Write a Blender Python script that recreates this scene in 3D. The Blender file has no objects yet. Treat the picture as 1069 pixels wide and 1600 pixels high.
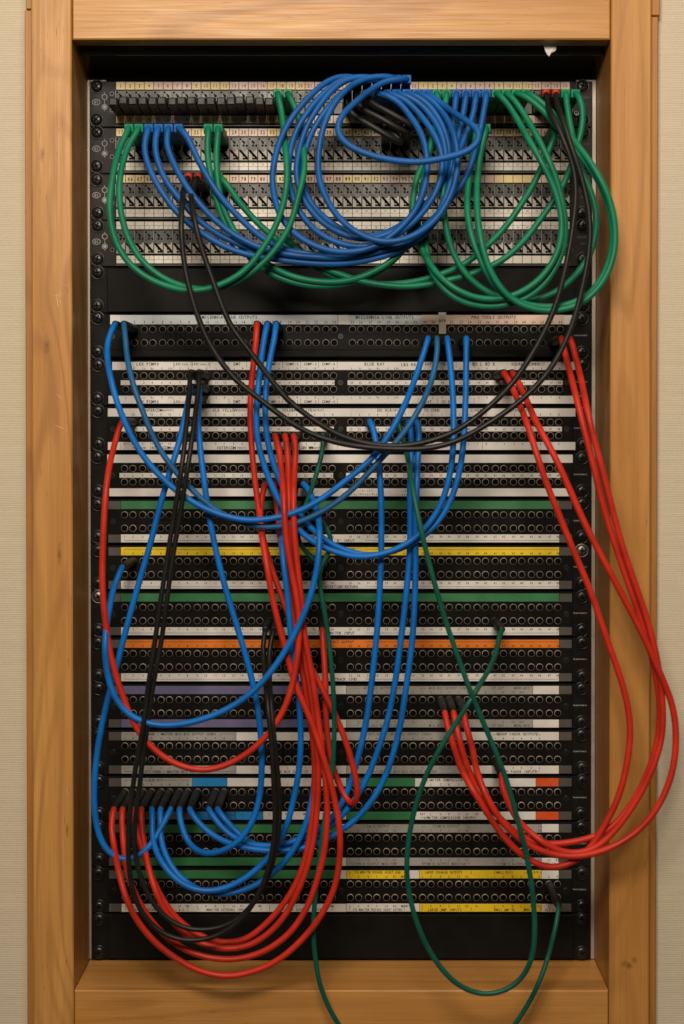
import bpy, bmesh, math, random
from mathutils import Vector, Matrix
random.seed(7)
SC = bpy.context.scene
COL = SC.collection

# ------------------------------------------------------------------ camera
FP = 2597.0                 # focal length, in pixels of the 1069 x 1600 photograph
UX, VY = 559.0, 726.0       # optical axis in the photograph
TH = 0.0136                 # slight downward pitch
def _ray(u, v):
    a = (u - UX) / FP; b = -(v - VY) / FP
    return a, math.cos(TH) + b * math.sin(TH), -math.sin(TH) + b * math.cos(TH)
U = 0.04445                 # one rack unit
def _zz(v): r = _ray(0, v); return r[2] / r[1]
D = 19 * U / (_zz(127) - _zz(1498))      # camera distance to the rack plane
def P(u, v, d=0.0):
    """point at depth d (metres in front of the rack face) seen at photo position u, v"""
    r = _ray(u, v); t = (D - d) / r[1]
    return Vector((r[0] * t, -d, r[2] * t))
cam_d = bpy.data.cameras.new('camera')
cam = bpy.data.objects.new('camera', cam_d); COL.objects.link(cam)
cam.location = (0, -D, 0); cam.rotation_euler = (math.pi / 2 - TH, 0, 0)
cam_d.sensor_fit = 'VERTICAL'; cam_d.sensor_height = 36.0; cam_d.sensor_width = 24.0
cam_d.lens = FP / 1600 * 36.0
cam_d.shift_x = (534.5 - UX) / 1600; cam_d.shift_y = -(800 - VY) / 1600
cam_d.clip_start = 0.05; cam_d.clip_end = 50
cam_d.dof.use_dof = True; cam_d.dof.focus_distance = D - 0.035; cam_d.dof.aperture_fstop = 4.0
SC.camera = cam

# ------------------------------------------------------------------ light
world = bpy.data.worlds.new('World'); SC.world = world; world.use_nodes = True
bg = world.node_tree.nodes['Background']
bg.inputs[0].default_value = (1.0, 0.82, 0.62, 1); bg.inputs[1].default_value = 0.038
def area(name, loc, target, size, size_y, power, color):
    l = bpy.data.lights.new(name, 'AREA'); l.shape = 'RECTANGLE'; l.size = size; l.size_y = size_y
    l.energy = power; l.color = color
    o = bpy.data.objects.new(name, l); COL.objects.link(o); o.location = loc
    o.rotation_euler = (Vector(target) - Vector(loc)).to_track_quat('-Z', 'Y').to_euler()
    return o
area('ceiling_lamp', (-0.15, -1.85, 0.80), (0, 0, 0.0), 0.6, 0.35, 33, (1.0, 0.89, 0.74))
area('ceiling_lamp', (0.12, -1.10, 1.50), (0, 0, -0.1), 0.6, 0.35, 13, (1.0, 0.88, 0.72))
SC.view_settings.view_transform = 'Standard'; SC.view_settings.look = 'None'
SC.view_settings.exposure = 0.0; SC.view_settings.gamma = 1.0
SC.view_settings.use_curve_mapping = False

# ------------------------------------------------------------------ materials
def nodes_of(name):
    m = bpy.data.materials.new(name); m.use_nodes = True
    nt = m.node_tree
    return m, nt, nt.nodes['Principled BSDF']
def lk(nt, a, b): nt.links.new(a, b)
def simple(name, col, rough=0.5, metal=0.0, spec=0.5, var=0.08, vscale=60.0, bump=0.0, bscale=900.0):
    m, nt, b = nodes_of(name)
    b.inputs['Roughness'].default_value = rough; b.inputs['Metallic'].default_value = metal
    b.inputs['Specular IOR Level'].default_value = spec
    tc = nt.nodes.new('ShaderNodeTexCoord')
    geo = nt.nodes.new('ShaderNodeNewGeometry')
    n = nt.nodes.new('ShaderNodeTexNoise'); n.inputs['Scale'].default_value = vscale; n.inputs['Detail'].default_value = 5
    lk(nt, geo.outputs['Position'], n.inputs['Vector'])
    mr = nt.nodes.new('ShaderNodeMapRange'); mr.inputs[1].default_value = 0.3; mr.inputs[2].default_value = 0.7
    mr.inputs[3].default_value = 1 - var; mr.inputs[4].default_value = 1 + var
    lk(nt, n.outputs[0], mr.inputs[0])
    mul = nt.nodes.new('ShaderNodeVectorMath'); mul.operation = 'SCALE'
    mul.inputs[0].default_value = col; lk(nt, mr.outputs[0], mul.inputs['Scale'])
    lk(nt, mul.outputs[0], b.inputs['Base Color'])
    mr2 = nt.nodes.new('ShaderNodeMapRange'); mr2.inputs[1].default_value = 0.3; mr2.inputs[2].default_value = 0.7
    mr2.inputs[3].default_value = max(0.02, rough - 0.07); mr2.inputs[4].default_value = min(1, rough + 0.09)
    lk(nt, n.outputs[0], mr2.inputs[0]); lk(nt, mr2.outputs[0], b.inputs['Roughness'])
    if bump:
        n2 = nt.nodes.new('ShaderNodeTexNoise'); n2.inputs['Scale'].default_value = bscale; n2.inputs['Detail'].default_value = 3
        lk(nt, geo.outputs['Position'], n2.inputs['Vector'])
        bp = nt.nodes.new('ShaderNodeBump'); bp.inputs['Strength'].default_value = bump; bp.inputs['Distance'].default_value = 0.0004
        lk(nt, n2.outputs[0], bp.inputs['Height']); lk(nt, bp.outputs[0], b.inputs['Normal'])
    return m

def wood(name, axis, seed, light=(0.57, 0.285, 0.082), dark=(0.43, 0.178, 0.034), knots=()):
    m, nt, b = nodes_of(name)
    N = nt.nodes.new
    geo = N('ShaderNodeNewGeometry')
    def mapped(sa, sc, off):
        mp = N('ShaderNodeMapping'); mp.inputs['Location'].default_value = (off, off * 0.7, off * 1.3)
        s = {'x': (sa, sc, sc), 'z': (sc, sc, sa)}[axis]; mp.inputs['Scale'].default_value = s
        lk(nt, geo.outputs['Position'], mp.inputs['Vector']); return mp.outputs[0]
    def noise(vec, detail=4, dist=0.0, rough=0.5):
        n = N('ShaderNodeTexNoise'); n.inputs['Scale'].default_value = 1; n.inputs['Detail'].default_value = detail
        n.inputs['Distortion'].default_value = dist; n.inputs['Roughness'].default_value = rough
        lk(nt, vec, n.inputs['Vector']); return n.outputs[0]
    def rng(x, a, c, lo, hi):
        r = N('ShaderNodeMapRange'); r.inputs[1].default_value = a; r.inputs[2].default_value = c
        r.inputs[3].default_value = lo; r.inputs[4].default_value = hi; lk(nt, x, r.inputs[0]); return r.outputs[0]
    def mixc(f, c1, c2):
        x = N('ShaderNodeMix'); x.data_type = 'RGBA'
        if isinstance(f, float): x.inputs[0].default_value = f
        else: lk(nt, f, x.inputs[0])
        for i, c in ((6, c1), (7, c2)):
            if isinstance(c, tuple): x.inputs[i].default_value = (*c, 1)
            else: lk(nt, c, x.inputs[i])
        return x.outputs[2]
    broad = rng(noise(mapped(2.2, 11, seed), 4, 0.9), 0.34, 0.68, 0.0, 1.0)
    # cathedral figure: bands of a strongly stretched distorted noise
    fig = noise(mapped(1.6, 7.5, seed + 3.1), 2, 0.9)
    sn = N('ShaderNodeMath'); sn.operation = 'MULTIPLY'; sn.inputs[1].default_value = 70.0; lk(nt, fig, sn.inputs[0])
    si = N('ShaderNodeMath'); si.operation = 'SINE'; lk(nt, sn.outputs[0], si.inputs[0])
    band = rng(si.outputs[0], 0.2, 1.0, 0.0, 1.0)
    fine = noise(mapped(14, 620, seed + 7), 3)
    c = mixc(broad, light, dark)
    bandf = N('ShaderNodeMath'); bandf.operation = 'MULTIPLY'; lk(nt, band, bandf.inputs[0])
    patch = rng(noise(mapped(1.6, 4.0, seed + 11), 2), 0.38, 0.58, 0.06, 0.55); lk(nt, patch, bandf.inputs[1])
    c = mixc(bandf.outputs[0], c, tuple(x * 0.62 for x in dark))
    med = noise(mapped(2.6, 95, seed + 5), 3, 0.25)
    c = mixc(rng(med, 0.40, 0.68, 0.0, 0.36), c, tuple(x * 0.66 for x in dark))
    pale = noise(mapped(1.8, 60, seed + 17), 2, 0.2)
    c = mixc(rng(pale, 0.52, 0.75, 0.0, 0.16), c, tuple(min(1, x * 1.25) for x in light))
    ff = rng(fine, 0.32, 0.68, 0.0, 0.38)
    c = mixc(ff, c, tuple(x * 0.7 for x in dark))
    streak = rng(noise(mapped(55, 800, seed + 21), 2, 0.2), 0.705, 0.76, 0.0, 0.75)
    c = mixc(streak, c, (0.16, 0.065, 0.02))
    for (kp, kr, kst) in knots:
        dv = N('ShaderNodeVectorMath'); dv.operation = 'SUBTRACT'; lk(nt, geo.outputs['Position'], dv.inputs[0]); dv.inputs[1].default_value = kp
        sv = N('ShaderNodeVectorMath'); sv.operation = 'MULTIPLY'; lk(nt, dv.outputs[0], sv.inputs[0]); sv.inputs[1].default_value = kst
        wob = N('ShaderNodeTexNoise'); wob.inputs['Scale'].default_value = 160; lk(nt, geo.outputs['Position'], wob.inputs['Vector'])
        ln = N('ShaderNodeVectorMath'); ln.operation = 'LENGTH'; lk(nt, sv.outputs[0], ln.inputs[0])
        ad = N('ShaderNodeMath'); ad.operation = 'MULTIPLY_ADD'; lk(nt, wob.outputs[0], ad.inputs[0]); ad.inputs[1].default_value = kr * 1.6; lk(nt, ln.outputs['Value'], ad.inputs[2])
        f = rng(ad.outputs[0], kr * 0.75, kr * 2.0, 0.85, 0.0)
        c = mixc(f, c, (0.15, 0.055, 0.014))
    lk(nt, c, b.inputs['Base Color'])
    b.inputs['Roughness'].default_value = 0.42
    lk(nt, rng(fine, 0.3, 0.7, 0.36, 0.50), b.inputs['Roughness'])
    b.inputs['Specular IOR Level'].default_value = 0.4
    bp = N('ShaderNodeBump'); bp.inputs['Strength'].default_value = 0.25; bp.inputs['Distance'].default_value = 0.0003
    lk(nt, fine, bp.inputs['Height']); lk(nt, bp.outputs[0], b.inputs['Normal'])
    return m

def fabric(name):
    m, nt, b = nodes_of(name); N = nt.nodes.new
    geo = N('ShaderNodeNewGeometry')
    w = N('ShaderNodeTexWave'); w.wave_type = 'BANDS'; w.bands_direction = 'Z'; w.wave_profile = 'SIN'
    w.inputs['Scale'].default_value = 2 * math.pi / 20 / 0.0021 / 1.0 * 1.0
    w.inputs['Distortion'].default_value = 0.6; w.inputs['Detail'].default_value = 2; w.inputs['Detail Scale'].default_value = 0.12
    lk(nt, geo.outputs['Position'], w.inputs['Vector'])
    mp = N('ShaderNodeMapping'); mp.inputs['Scale'].default_value = (420, 420, 900); lk(nt, geo.outputs['Position'], mp.inputs['Vector'])
    n = N('ShaderNodeTexNoise'); n.inputs['Scale'].default_value = 1; n.inputs['Detail'].default_value = 3; lk(nt, mp.outputs[0], n.inputs['Vector'])
    nb = N('ShaderNodeTexNoise'); nb.inputs['Scale'].default_value = 9; nb.inputs['Detail'].default_value = 4; lk(nt, geo.outputs['Position'], nb.inputs['Vector'])
    mp2 = N('ShaderNodeMapping'); mp2.inputs['Scale'].default_value = (25, 25, 470); lk(nt, geo.outputs['Position'], mp2.inputs['Vector'])
    n3 = N('ShaderNodeTexNoise'); n3.inputs['Scale'].default_value = 1; n3.inputs['Detail'].default_value = 2; lk(nt, mp2.outputs[0], n3.inputs['Vector'])
    x = N('ShaderNodeMix'); x.data_type = 'RGBA'; x.inputs[6].default_value = (0.455, 0.375, 0.265, 1); x.inputs[7].default_value = (0.62, 0.535, 0.405, 1)
    a = N('ShaderNodeMath'); a.operation = 'MULTIPLY_ADD'; a.inputs[1].default_value = 0.28; lk(nt, w.outputs['Fac'], a.inputs[0])
    a2 = N('ShaderNodeMath'); a2.operation = 'MULTIPLY'; a2.inputs[1].default_value = 0.62; lk(nt, n.outputs[0], a2.inputs[0]); lk(nt, a2.outputs[0], a.inputs[2])
    a3 = N('ShaderNodeMath'); a3.operation = 'MULTIPLY_ADD'; a3.inputs[1].default_value = 0.55; lk(nt, n3.outputs[0], a3.inputs[0]); lk(nt, a.outputs[0], a3.inputs[2])
    a4 = N('ShaderNodeMath'); a4.operation = 'SUBTRACT'; a4.inputs[1].default_value = 0.20; lk(nt, a3.outputs[0], a4.inputs[0])
    lk(nt, a4.outputs[0], x.inputs[0]); lk(nt, x.outputs[2], b.inputs['Base Color'])
    b.inputs['Roughness'].default_value = 0.9; b.inputs['Specular IOR Level'].default_value = 0.15
    bp = N('ShaderNodeBump'); bp.inputs['Strength'].default_value = 0.5; bp.inputs['Distance'].default_value = 0.0007
    lk(nt, a.outputs[0], bp.inputs['Height']); lk(nt, bp.outputs[0], b.inputs['Normal'])
    return m

M = {}
M['wall'] = fabric('ribbed_fabric')
kp = P(983, 1505, 0.088)
M['wood_right'] = wood('alder_right', 'z', 4.0, knots=((tuple(P(975, 1506, .088)), 0.0035, (1, 1, 1)), (tuple(P(991, 1500, .088)), 0.003, (1, 1, 0.8)), (tuple(P(983, 1509, .088)), 0.003, (1, 1, 1))))
M['wood_left'] = wood('alder_left', 'z', 13.0, knots=((tuple(P(74, 540, .088)), 0.0030, (1, 1, .35)), (tuple(P(66, 243, .088)), 0.0024, (1, 1, .35)), (tuple(P(93, 865, .088)), 0.0022, (1.2, 1, .25)), (tuple(P(105, 1298, .088)), 0.0018, (1.2, 1, .25))))
M['wood_top'] = wood('alder_top', 'x', 22.0)
M['wood_bottom'] = wood('alder_bottom', 'x', 31.0)
M['wood_trim'] = wood('alder_trim', 'z', 44.0, light=(0.46, 0.20, 0.040), dark=(0.36, 0.14, 0.024))
M['panel'] = simple('black_anodised_panel', (0.0085, 0.008, 0.0072), 0.36, spec=0.06, var=0.15)
M['ear'] = simple('black_painted_steel', (0.010, 0.0095, 0.0085), 0.36, spec=0.06, var=0.15)
M['grey_panel'] = simple('dark_grey_panel', (0.020, 0.019, 0.0165), 0.36, spec=0.08, var=0.12, bump=0.05)
M['black'] = simple('black_void', (0.003, 0.003, 0.003), 0.8, spec=0.1)
M['hole'] = simple('jack_bore', (0.003, 0.003, 0.003), 0.7, spec=0.05)
M['ring'] = simple('nickel_brass', (0.50, 0.43, 0.34), 0.38, metal=0.5, var=0.35, vscale=70)
M['silver'] = simple('bare_steel', (0.20, 0.19, 0.17), 0.42, metal=1.0)
M['screw'] = simple('black_oxide_screw', (0.009, 0.0085, 0.008), 0.33, metal=0.0, spec=0.4, var=0.25)
M['rail'] = simple('zinc_rack_rail', (0.36, 0.30, 0.245), 0.45, metal=0.35)
M['cavity'] = simple('dark_cavity', (0.012, 0.009, 0.007), 0.8, spec=0.1)
M['greybar'] = simple('dark_steel_bar', (0.05, 0.05, 0.047), 0.35, spec=0.3)
M['holder'] = simple('smoked_label_holder', (0.075, 0.066, 0.058), 0.4, var=0.1)
M['ink'] = simple('black_ink', (0.015, 0.014, 0.014), 0.6, spec=0.2)
M['greyink'] = simple('grey_ink', (0.10, 0.095, 0.09), 0.6, spec=0.2)
M['redink'] = simple('red_ink', (0.30, 0.045, 0.02), 0.6, spec=0.2)
M['blueink'] = simple('blue_grey_ink', (0.10, 0.13, 0.15), 0.6, spec=0.2)
M['whiteink'] = simple('white_ink', (0.36, 0.34, 0.31), 0.6, spec=0.2)
M['sock_dark'] = simple('dark_socket_plate', (0.038, 0.036, 0.031), 0.35, spec=0.3, var=0.15)
M['sock_light'] = simple('light_socket_plate', (0.42, 0.39, 0.345), 0.45, spec=0.3, var=0.12)
M['divider'] = simple('socket_divider', (0.30, 0.28, 0.25), 0.45)
M['scratch'] = simple('pale_scratch', (0.72, 0.55, 0.36), 0.6)
M['tape'] = simple('cloudy_tape', (0.40, 0.34, 0.28), 0.35)
M['paper'] = simple('white_paper', (0.78, 0.75, 0.72), 0.7)
PAP = {'W': (.66, .62, .58), 'LB': (.50, .53, .56), 'PK': (.63, .45, .36), 'GR': (.028, .17, .058), 'YE': (.76, .53, .016),
       'OR': (.68, .165, .008), 'PU': (.125, .11, .215), 'GY': (.32, .31, .285), 'BL': (.012, .20, .50), 'DB': (.012, .12, .30),
       'RD': (.62, .075, .012), 'BR': (.15, .115, .085), 'LY': (.66, .50, .22), 'LP': (.60, .42, .33), 'LW': (.66, .61, .53)}
for k, c in PAP.items():
    M['p_' + k] = simple('label_paper_' + k.lower(), c, 0.42, var=0.09, vscale=45)
CAB = {'blue': ((.002, .120, .43), .45), 'royal': ((.004, .080, .285), .47), 'slate': ((.012, .095, .24), .45), 'green': ((.003, .150, .074), .44),
       'pine': ((.004, .074, .050), .38), 'red': ((.45, .022, .009), .44), 'black': ((.009, .0085, .0075), .42)}
for k, (c, r) in CAB.items():
    M['c_' + k] = simple(k + '_cable_jacket', c, r, spec=0.25, var=0.20, vscale=40, bump=0.2, bscale=700)
M['boot'] = simple('black_rubber_boot', (0.008, 0.0075, 0.0068), 0.55, spec=0.3, var=0.3, vscale=150, bump=0.2)
M['jumper'] = simple('black_jumper_plastic', (0.024, 0.023, 0.021), 0.4, spec=0.2, var=0.25, vscale=120)
M['redring'] = simple('red_marker_ring', (.42, .025, .010), 0.5, spec=0.25)
M['yellow'] = simple('yellow_marker', (.6, .38, .02), 0.5)

# ------------------------------------------------------------------ mesh helpers
def mesh(name, verts, faces, mats, midx=None, smooth=False):
    me = bpy.data.meshes.new(name); me.from_pydata([tuple(v) for v in verts], [], faces)
    for m in mats: me.materials.append(m)
    if midx: me.polygons.foreach_set('material_index', midx)
    if smooth: me.polygons.foreach_set('use_smooth', [True] * len(me.polygons))
    me.update(); return me
def link(name, me, parent=None, loc=None):
    o = bpy.data.objects.new(name, me); COL.objects.link(o)
    if loc is not None: o.location = loc
    if parent is not None:
        o.parent = parent
        o.matrix_parent_inverse = Matrix.Translation(-wloc(parent))
    return o
WL = {}
def wloc(o): return WL.get(o.name, Vector((0, 0, 0)))
def empty(name, loc, label, cat, group=None):
    o = bpy.data.objects.new(name, None); COL.objects.link(o); o.location = loc; WL[o.name] = Vector(loc)
    o.empty_display_size = 0.02
    tag(o, label, cat, group); return o
def tag(o, label, cat, group=None):
    o['label'] = label; o['category'] = cat
    if group: o['group'] = group
class MB:
    def __init__(s): s.v = []; s.f = []; s.m = []
    def quad(s, a, b, c, d, mi=0):
        i = len(s.v); s.v += [a, b, c, d]; s.f.append((i, i + 1, i + 2, i + 3)); s.m.append(mi)
    def poly(s, pts, mi=0):
        i = len(s.v); s.v += pts; s.f.append(tuple(range(i, i + len(pts)))); s.m.append(mi)
    def box(s, x0, x1, y0, y1, z0, z1, mi=0, ch=0.0):
        """box; the front face (y0) is chamfered by ch all round"""
        i = len(s.v)
        if ch <= 0:
            s.v += [(x0, y0, z0), (x1, y0, z0), (x1, y0, z1), (x0, y0, z1), (x0, y1, z0), (x1, y1, z0), (x1, y1, z1), (x0, y1, z1)]
            F = [(0, 1, 2, 3), (5, 4, 7, 6), (4, 0, 3, 7), (1, 5, 6, 2), (3, 2, 6, 7), (4, 5, 1, 0)]
        else:
            s.v += [(x0 + ch, y0, z0 + ch), (x1 - ch, y0, z0 + ch), (x1 - ch, y0, z1 - ch), (x0 + ch, y0, z1 - ch),
                    (x0, y0 + ch, z0), (x1, y0 + ch, z0), (x1, y0 + ch, z1), (x0, y0 + ch, z1),
                    (x0, y1, z0), (x1, y1, z0), (x1, y1, z1), (x0, y1, z1)]
            F = [(0, 1, 2, 3), (4, 5, 1, 0), (5, 6, 2, 1), (6, 7, 3, 2), (7, 4, 0, 3),
                 (8, 9, 5, 4), (9, 10, 6, 5), (10, 11, 7, 6), (11, 8, 4, 7), (9, 8, 11, 10)]
        s.f += [tuple(i + k for k in f) for f in F]; s.m += [mi] * len(F)
    def disc(s, cx, cz, y, r, n=8, mi=0, rx=None):
        rx = rx or r
        s.poly([(cx + rx * math.cos(2 * math.pi * k / n), y, cz + r * math.sin(2 * math.pi * k / n)) for k in range(n)], mi)
    def lathe(s, prof, n, mi=0, c=(0, 0)):
        """profile of (radius, y, [mat]) turned round the y axis"""
        rows = []
        for (r, y, *_) in prof:
            rows.append(len(s.v))
            s.v += [(c[0] + r * math.cos(2 * math.pi * k / n), y, c[1] + r * math.sin(2 * math.pi * k / n)) for k in range(n)]
        for j in range(len(prof) - 1):
            mm = prof[j + 1][2] if len(prof[j + 1]) > 2 else mi
            for k in range(n):
                a, b = rows[j] + k, rows[j] + (k + 1) % n; c2, d = rows[j + 1] + (k + 1) % n, rows[j + 1] + k
                s.f.append((a, b, c2, d)); s.m.append(mm)
        return rows
    def mesh(s, name, mats, smooth=False): return mesh(name, s.v, s.f, mats, s.m, smooth)
def boxpart(name, parent, x0, x1, y0, y1, z0, z1, mat, ch=0.0):
    b = MB(); b.box(x0, x1, y0, y1, z0, z1, 0, ch); return link(name, b.mesh(name, [mat]), parent)

# ------------------------------------------------------------------ lettering
GLY = {}
def load_glyphs(chars):
    tmp = []
    for ch in chars:
        cu = bpy.data.curves.new('glyph', 'FONT'); cu.body = ch; cu.size = 1.0; cu.resolution_u = 2; cu.fill_mode = 'FRONT'; cu.offset = 0.022
        o = bpy.data.objects.new('glyph', cu); COL.objects.link(o); tmp.append((ch, o, cu))
    bpy.context.view_layer.update(); dg = bpy.context.evaluated_depsgraph_get()
    for ch, o, cu in tmp:
        me = o.evaluated_get(dg).to_mesh()
        vs = [(v.co.x, v.co.y) for v in me.vertices]; fs = [tuple(p.vertices) for p in me.polygons]
        if vs:
            x0 = min(v[0] for v in vs); x1 = max(v[0] for v in vs)
            vs = [(v[0] - (x0 + x1) / 2, v[1]) for v in vs]
        GLY[ch] = (vs, fs)
        o.evaluated_get(dg).to_mesh_clear()
    for ch, o, cu in tmp:
        bpy.data.objects.remove(o); bpy.data.curves.remove(cu)
load_glyphs("ABCDEFGHIJKLMNOPQRSTUVWXYZabcdefghijklmnopqrstuvwxyz0123456789-/'.&_")
CAP = 0.70
class Letters:
    def __init__(s, y): s.v = []; s.f = []; s.y = y
    def text(s, t, cx, cz, h, adv=0.92, sq=0.82, shear=0.0, align='c'):
        sq = min(sq, adv * 0.98)
        k = h / CAP; w = adv * h; n = len(t)
        x = cx - w * (n - 1) / 2 if align == 'c' else cx + w / 2
        for ch in t:
            g = GLY.get(ch)
            if g and ch != ' ':
                i = len(s.v)
                s.v += [(x + (p[0] + shear * p[1]) * k * sq, s.y, cz - h / 2 + p[1] * k) for p in g[0]]
                s.f += [tuple(i + q for q in f) for f in g[1]]
            x += w
    def rect(s, x0, x1, z0, z1):
        i = len(s.v); s.v += [(x0, s.y, z0), (x1, s.y, z0), (x1, s.y, z1), (x0, s.y, z1)]; s.f.append((i, i + 1, i + 2, i + 3))
    def stroke(s, pts, w):
        for (a, b) in zip(pts, pts[1:]):
            dx, dz = b[0] - a[0], b[1] - a[1]; L = math.hypot(dx, dz) or 1; nx, nz = -dz / L * w / 2, dx / L * w / 2
            i = len(s.v); s.v += [(a[0] + nx, s.y, a[1] + nz), (a[0] - nx, s.y, a[1] - nz), (b[0] - nx, s.y, b[1] - nz), (b[0] + nx, s.y, b[1] + nz)]
            s.f.append((i, i + 1, i + 2, i + 3))
    def ring(s, cx, cz, r, w, n=14, rz=None):
        rz = rz or r
        for k in range(n):
            a, b = 2 * math.pi * k / n, 2 * math.pi * (k + 1) / n
            i = len(s.v)
            s.v += [(cx + (r + w / 2) * math.cos(a), s.y, cz + (rz + w / 2) * math.sin(a)), (cx + (r + w / 2) * math.cos(b), s.y, cz + (rz + w / 2) * math.sin(b)),
                    (cx + (r - w / 2) * math.cos(b), s.y, cz + (rz - w / 2) * math.sin(b)), (cx + (r - w / 2) * math.cos(a), s.y, cz + (rz - w / 2) * math.sin(a))]
            s.f.append((i, i + 1, i + 2, i + 3))
    def build(s, parent, mat):
        if s.v: return link('lettering', mesh('lettering', s.v, s.f, [mat]), parent)

# ------------------------------------------------------------------ the setting: wall
FD = 0.088                                     # the frame face stands this far in front of the rack
WD = 0.066
def X(u, d=0.0, v=900): return P(u, v, d).x
def Z(v, d=0.0): return P(559, v, d).z
wx0, wx1 = X(60, WD), X(1005, WD); wz0, wz1 = Z(1680, WD), Z(-90, WD)
b = MB(); y = -WD; E = 1.6
xs = [-E, wx0, wx1, E]; zs = [-E, wz0, wz1, E]
for i in range(3):
    for j in range(3):
        if i == 1 and j == 1: continue
        b.quad((xs[i], y, zs[j]), (xs[i + 1], y, zs[j]), (xs[i + 1], y, zs[j + 1]), (xs[i], y, zs[j + 1]))
wall = link('wall', b.mesh('wall', [M['wall']])); wall['kind'] = 'structure'

# ------------------------------------------------------------------ wooden frame
zt, zb = Z(-75, FD), Z(1672, FD)
xl0, xl1 = X(50.5, FD), X(113.5, FD)
xr0, xr1 = X(954, FD, 500), X(1017, FD, 500)
zi_t, zi_b = Z(61.5, FD), Z(1548, FD)
frame = empty('wooden_frame', (0, -FD, zb), 'honey coloured wooden frame boxed around the patch rack', 'frame')
boxpart('stile', frame, xl0, xl1, -FD, 0.03, zb, zt, M['wood_left'], 0.0012)
boxpart('stile', frame, xr0, xr1, -FD, 0.03, zb, zt, M['wood_right'], 0.0012)
boxpart('top_rail', frame, xl1 + 0.0009, xr0 - 0.0006, -FD + 0.0006, -FD + 0.024, zi_t, zt - 0.001, M['wood_top'], 0.0012)
boxpart('bottom_rail', frame, xl1 + 0.0006, xr0 - 0.0006, -FD + 0.0006, 0.03, zb + 0.001, zi_b, M['wood_bottom'], 0.0010)
td = FD - 0.009
for (u0, u1, vj, fx) in ((41.0, 52, 15, xl0 + 0.004), (1009, 1027.5, 25, 0)):
    zj = Z(vj, td)
    if fx: a0, a1 = X(u0, td), fx
    else: a0, a1 = xr1 - 0.004, X(u1, td, 500)
    e = 0.0012 if fx else -0.0004
    boxpart('side_trim', frame, a0, a1, -td, -WD + 0.002, zb, zj - 0.0005, M['wood_trim'], 0.0008)
    boxpart('side_trim', frame, a0 + (0.0012 if fx else 0), a1 + (0 if fx else 0.0016), -td, -WD + 0.002, zj + 0.0005, zt, M['wood_trim'], 0.0008)

def scratch(pts):
    v = []; w = 0.00016
    q = [P(a, b_, FD + 0.00005) for a, b_ in pts]; n = len(q)
    for i, p in enumerate(q):
        t = (q[min(i + 1, n - 1)] - q[max(i - 1, 0)]).normalized(); nn = Vector((-t.z, 0, t.x)) * w * (1 if 0 < i < n - 1 else .3)
        v += [tuple(p + nn), tuple(p - nn)]
    link('scratch', mesh('scratch', v, [(2 * i, 2 * i + 1, 2 * i + 3, 2 * i + 2) for i in range(n - 1)], [M['scratch']]), frame)
for pts in ([(84, 462), (91, 461), (99, 458)], [(90, 466), (94, 471), (97, 475)], [(88, 458), (89, 466), (91, 478), (95, 481)], [(93, 455), (92, 465), (96, 463)], [(95, 444), (109, 446)],
            [(88, 615), (93, 619), (97, 623)], [(86, 664), (94, 668), (103, 671)], [(76, 680), (79, 682)], [(85, 481), (87, 485)], [(104, 1232), (105, 1240)], [(76, 1332), (77, 1334)]): scratch(pts)

# ------------------------------------------------------------------ rack rails, dark cavity behind
zR0 = Z(127); zR1 = zR0 - 19 * U
xp0, xp1 = X(141.3), X(925.5)
rack = empty('equipment_rack', (0, 0, zR1), 'pale metal rack rails and dark cavity behind the patch panels', 'rack')
for s, (a0, a1) in enumerate(((xp0 - 0.0029, xp0 + 0.016), (xp1 - 0.016, xp1 + 0.0033))):
    boxpart('rail', rack, a0, a1, 0.0022, 0.020, zR1 - 0.001, zR0 + 0.002, M['rail'], 0.0005)
boxpart('back_panel', rack, xl1 - 0.001, xr0 + 0.001, 0.032, 0.036, zR1 - 0.02, zt, M['cavity'])
boxpart('top_bar', rack, xl1 + 0.001, xr0 - 0.001, -0.052, -0.046, Z(85, 0.052), Z(50, 0.052), M['greybar'], 0.002)
boxpart('baffle', rack, xl1 + 0.002, xr0 - 0.002, 0.004, 0.010, zR0 + 0.0025, Z(60, 0.0), M['cavity'])

# ------------------------------------------------------------------ rack screws (shared mesh)
def screw_mesh(name, mat, R=0.0058):
    b = MB(); n, rings = 28, 7
    rad = [0.0, .13, .26, .40, .55, .72, .88, 1.0]
    H = 0.0030
    b.lathe([(0.0, -H), (R * .5, -H * .985), (R * .72, -H * .84), (R * .88, -H * .58), (R * 1.0, -H * .2)], n)
    for (p, w_) in ((.50, .13), (.13, .50)):
        b.poly([(-R * p, -H * 1.01, -R * w_), (R * p, -H * 1.01, -R * w_), (R * p, -H * 1.01, R * w_), (-R * p, -H * 1.01, R * w_)], 1)
    base = len(b.v)
    prof = [(R * 1.0, -0.0007), (R * 1.13, -0.0010), (R * 1.16, 0.0)]
    b.lathe(prof, n)
    me = b.mesh(name, [mat, M['black']], True); return me
ME_SCREW = screw_mesh('screw', M['screw']); ME_SCREW_S = screw_mesh('screw_bare', M['silver'])
XSL, XSR = X(154), X(909)
def screws(parent, k, rel=(8.5, 60.5), silver=()):
    i = 0
    for x in (XSL, XSR):
        for r in rel:
            o = link('screw', ME_SCREW_S if i in silver else ME_SCREW, parent, (x + random.uniform(-.0006, .0006), -0.0023, zrel(k, r) + random.uniform(-.0005, .0005)))
            o.rotation_euler = (0, random.uniform(0, 6.28), 0)
            if i in silver: o['label'] = 'bare metal screw'
            i += 1
RU = U / 72.16
def zrel(k, r): return zR0 - k * U - r * RU

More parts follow.
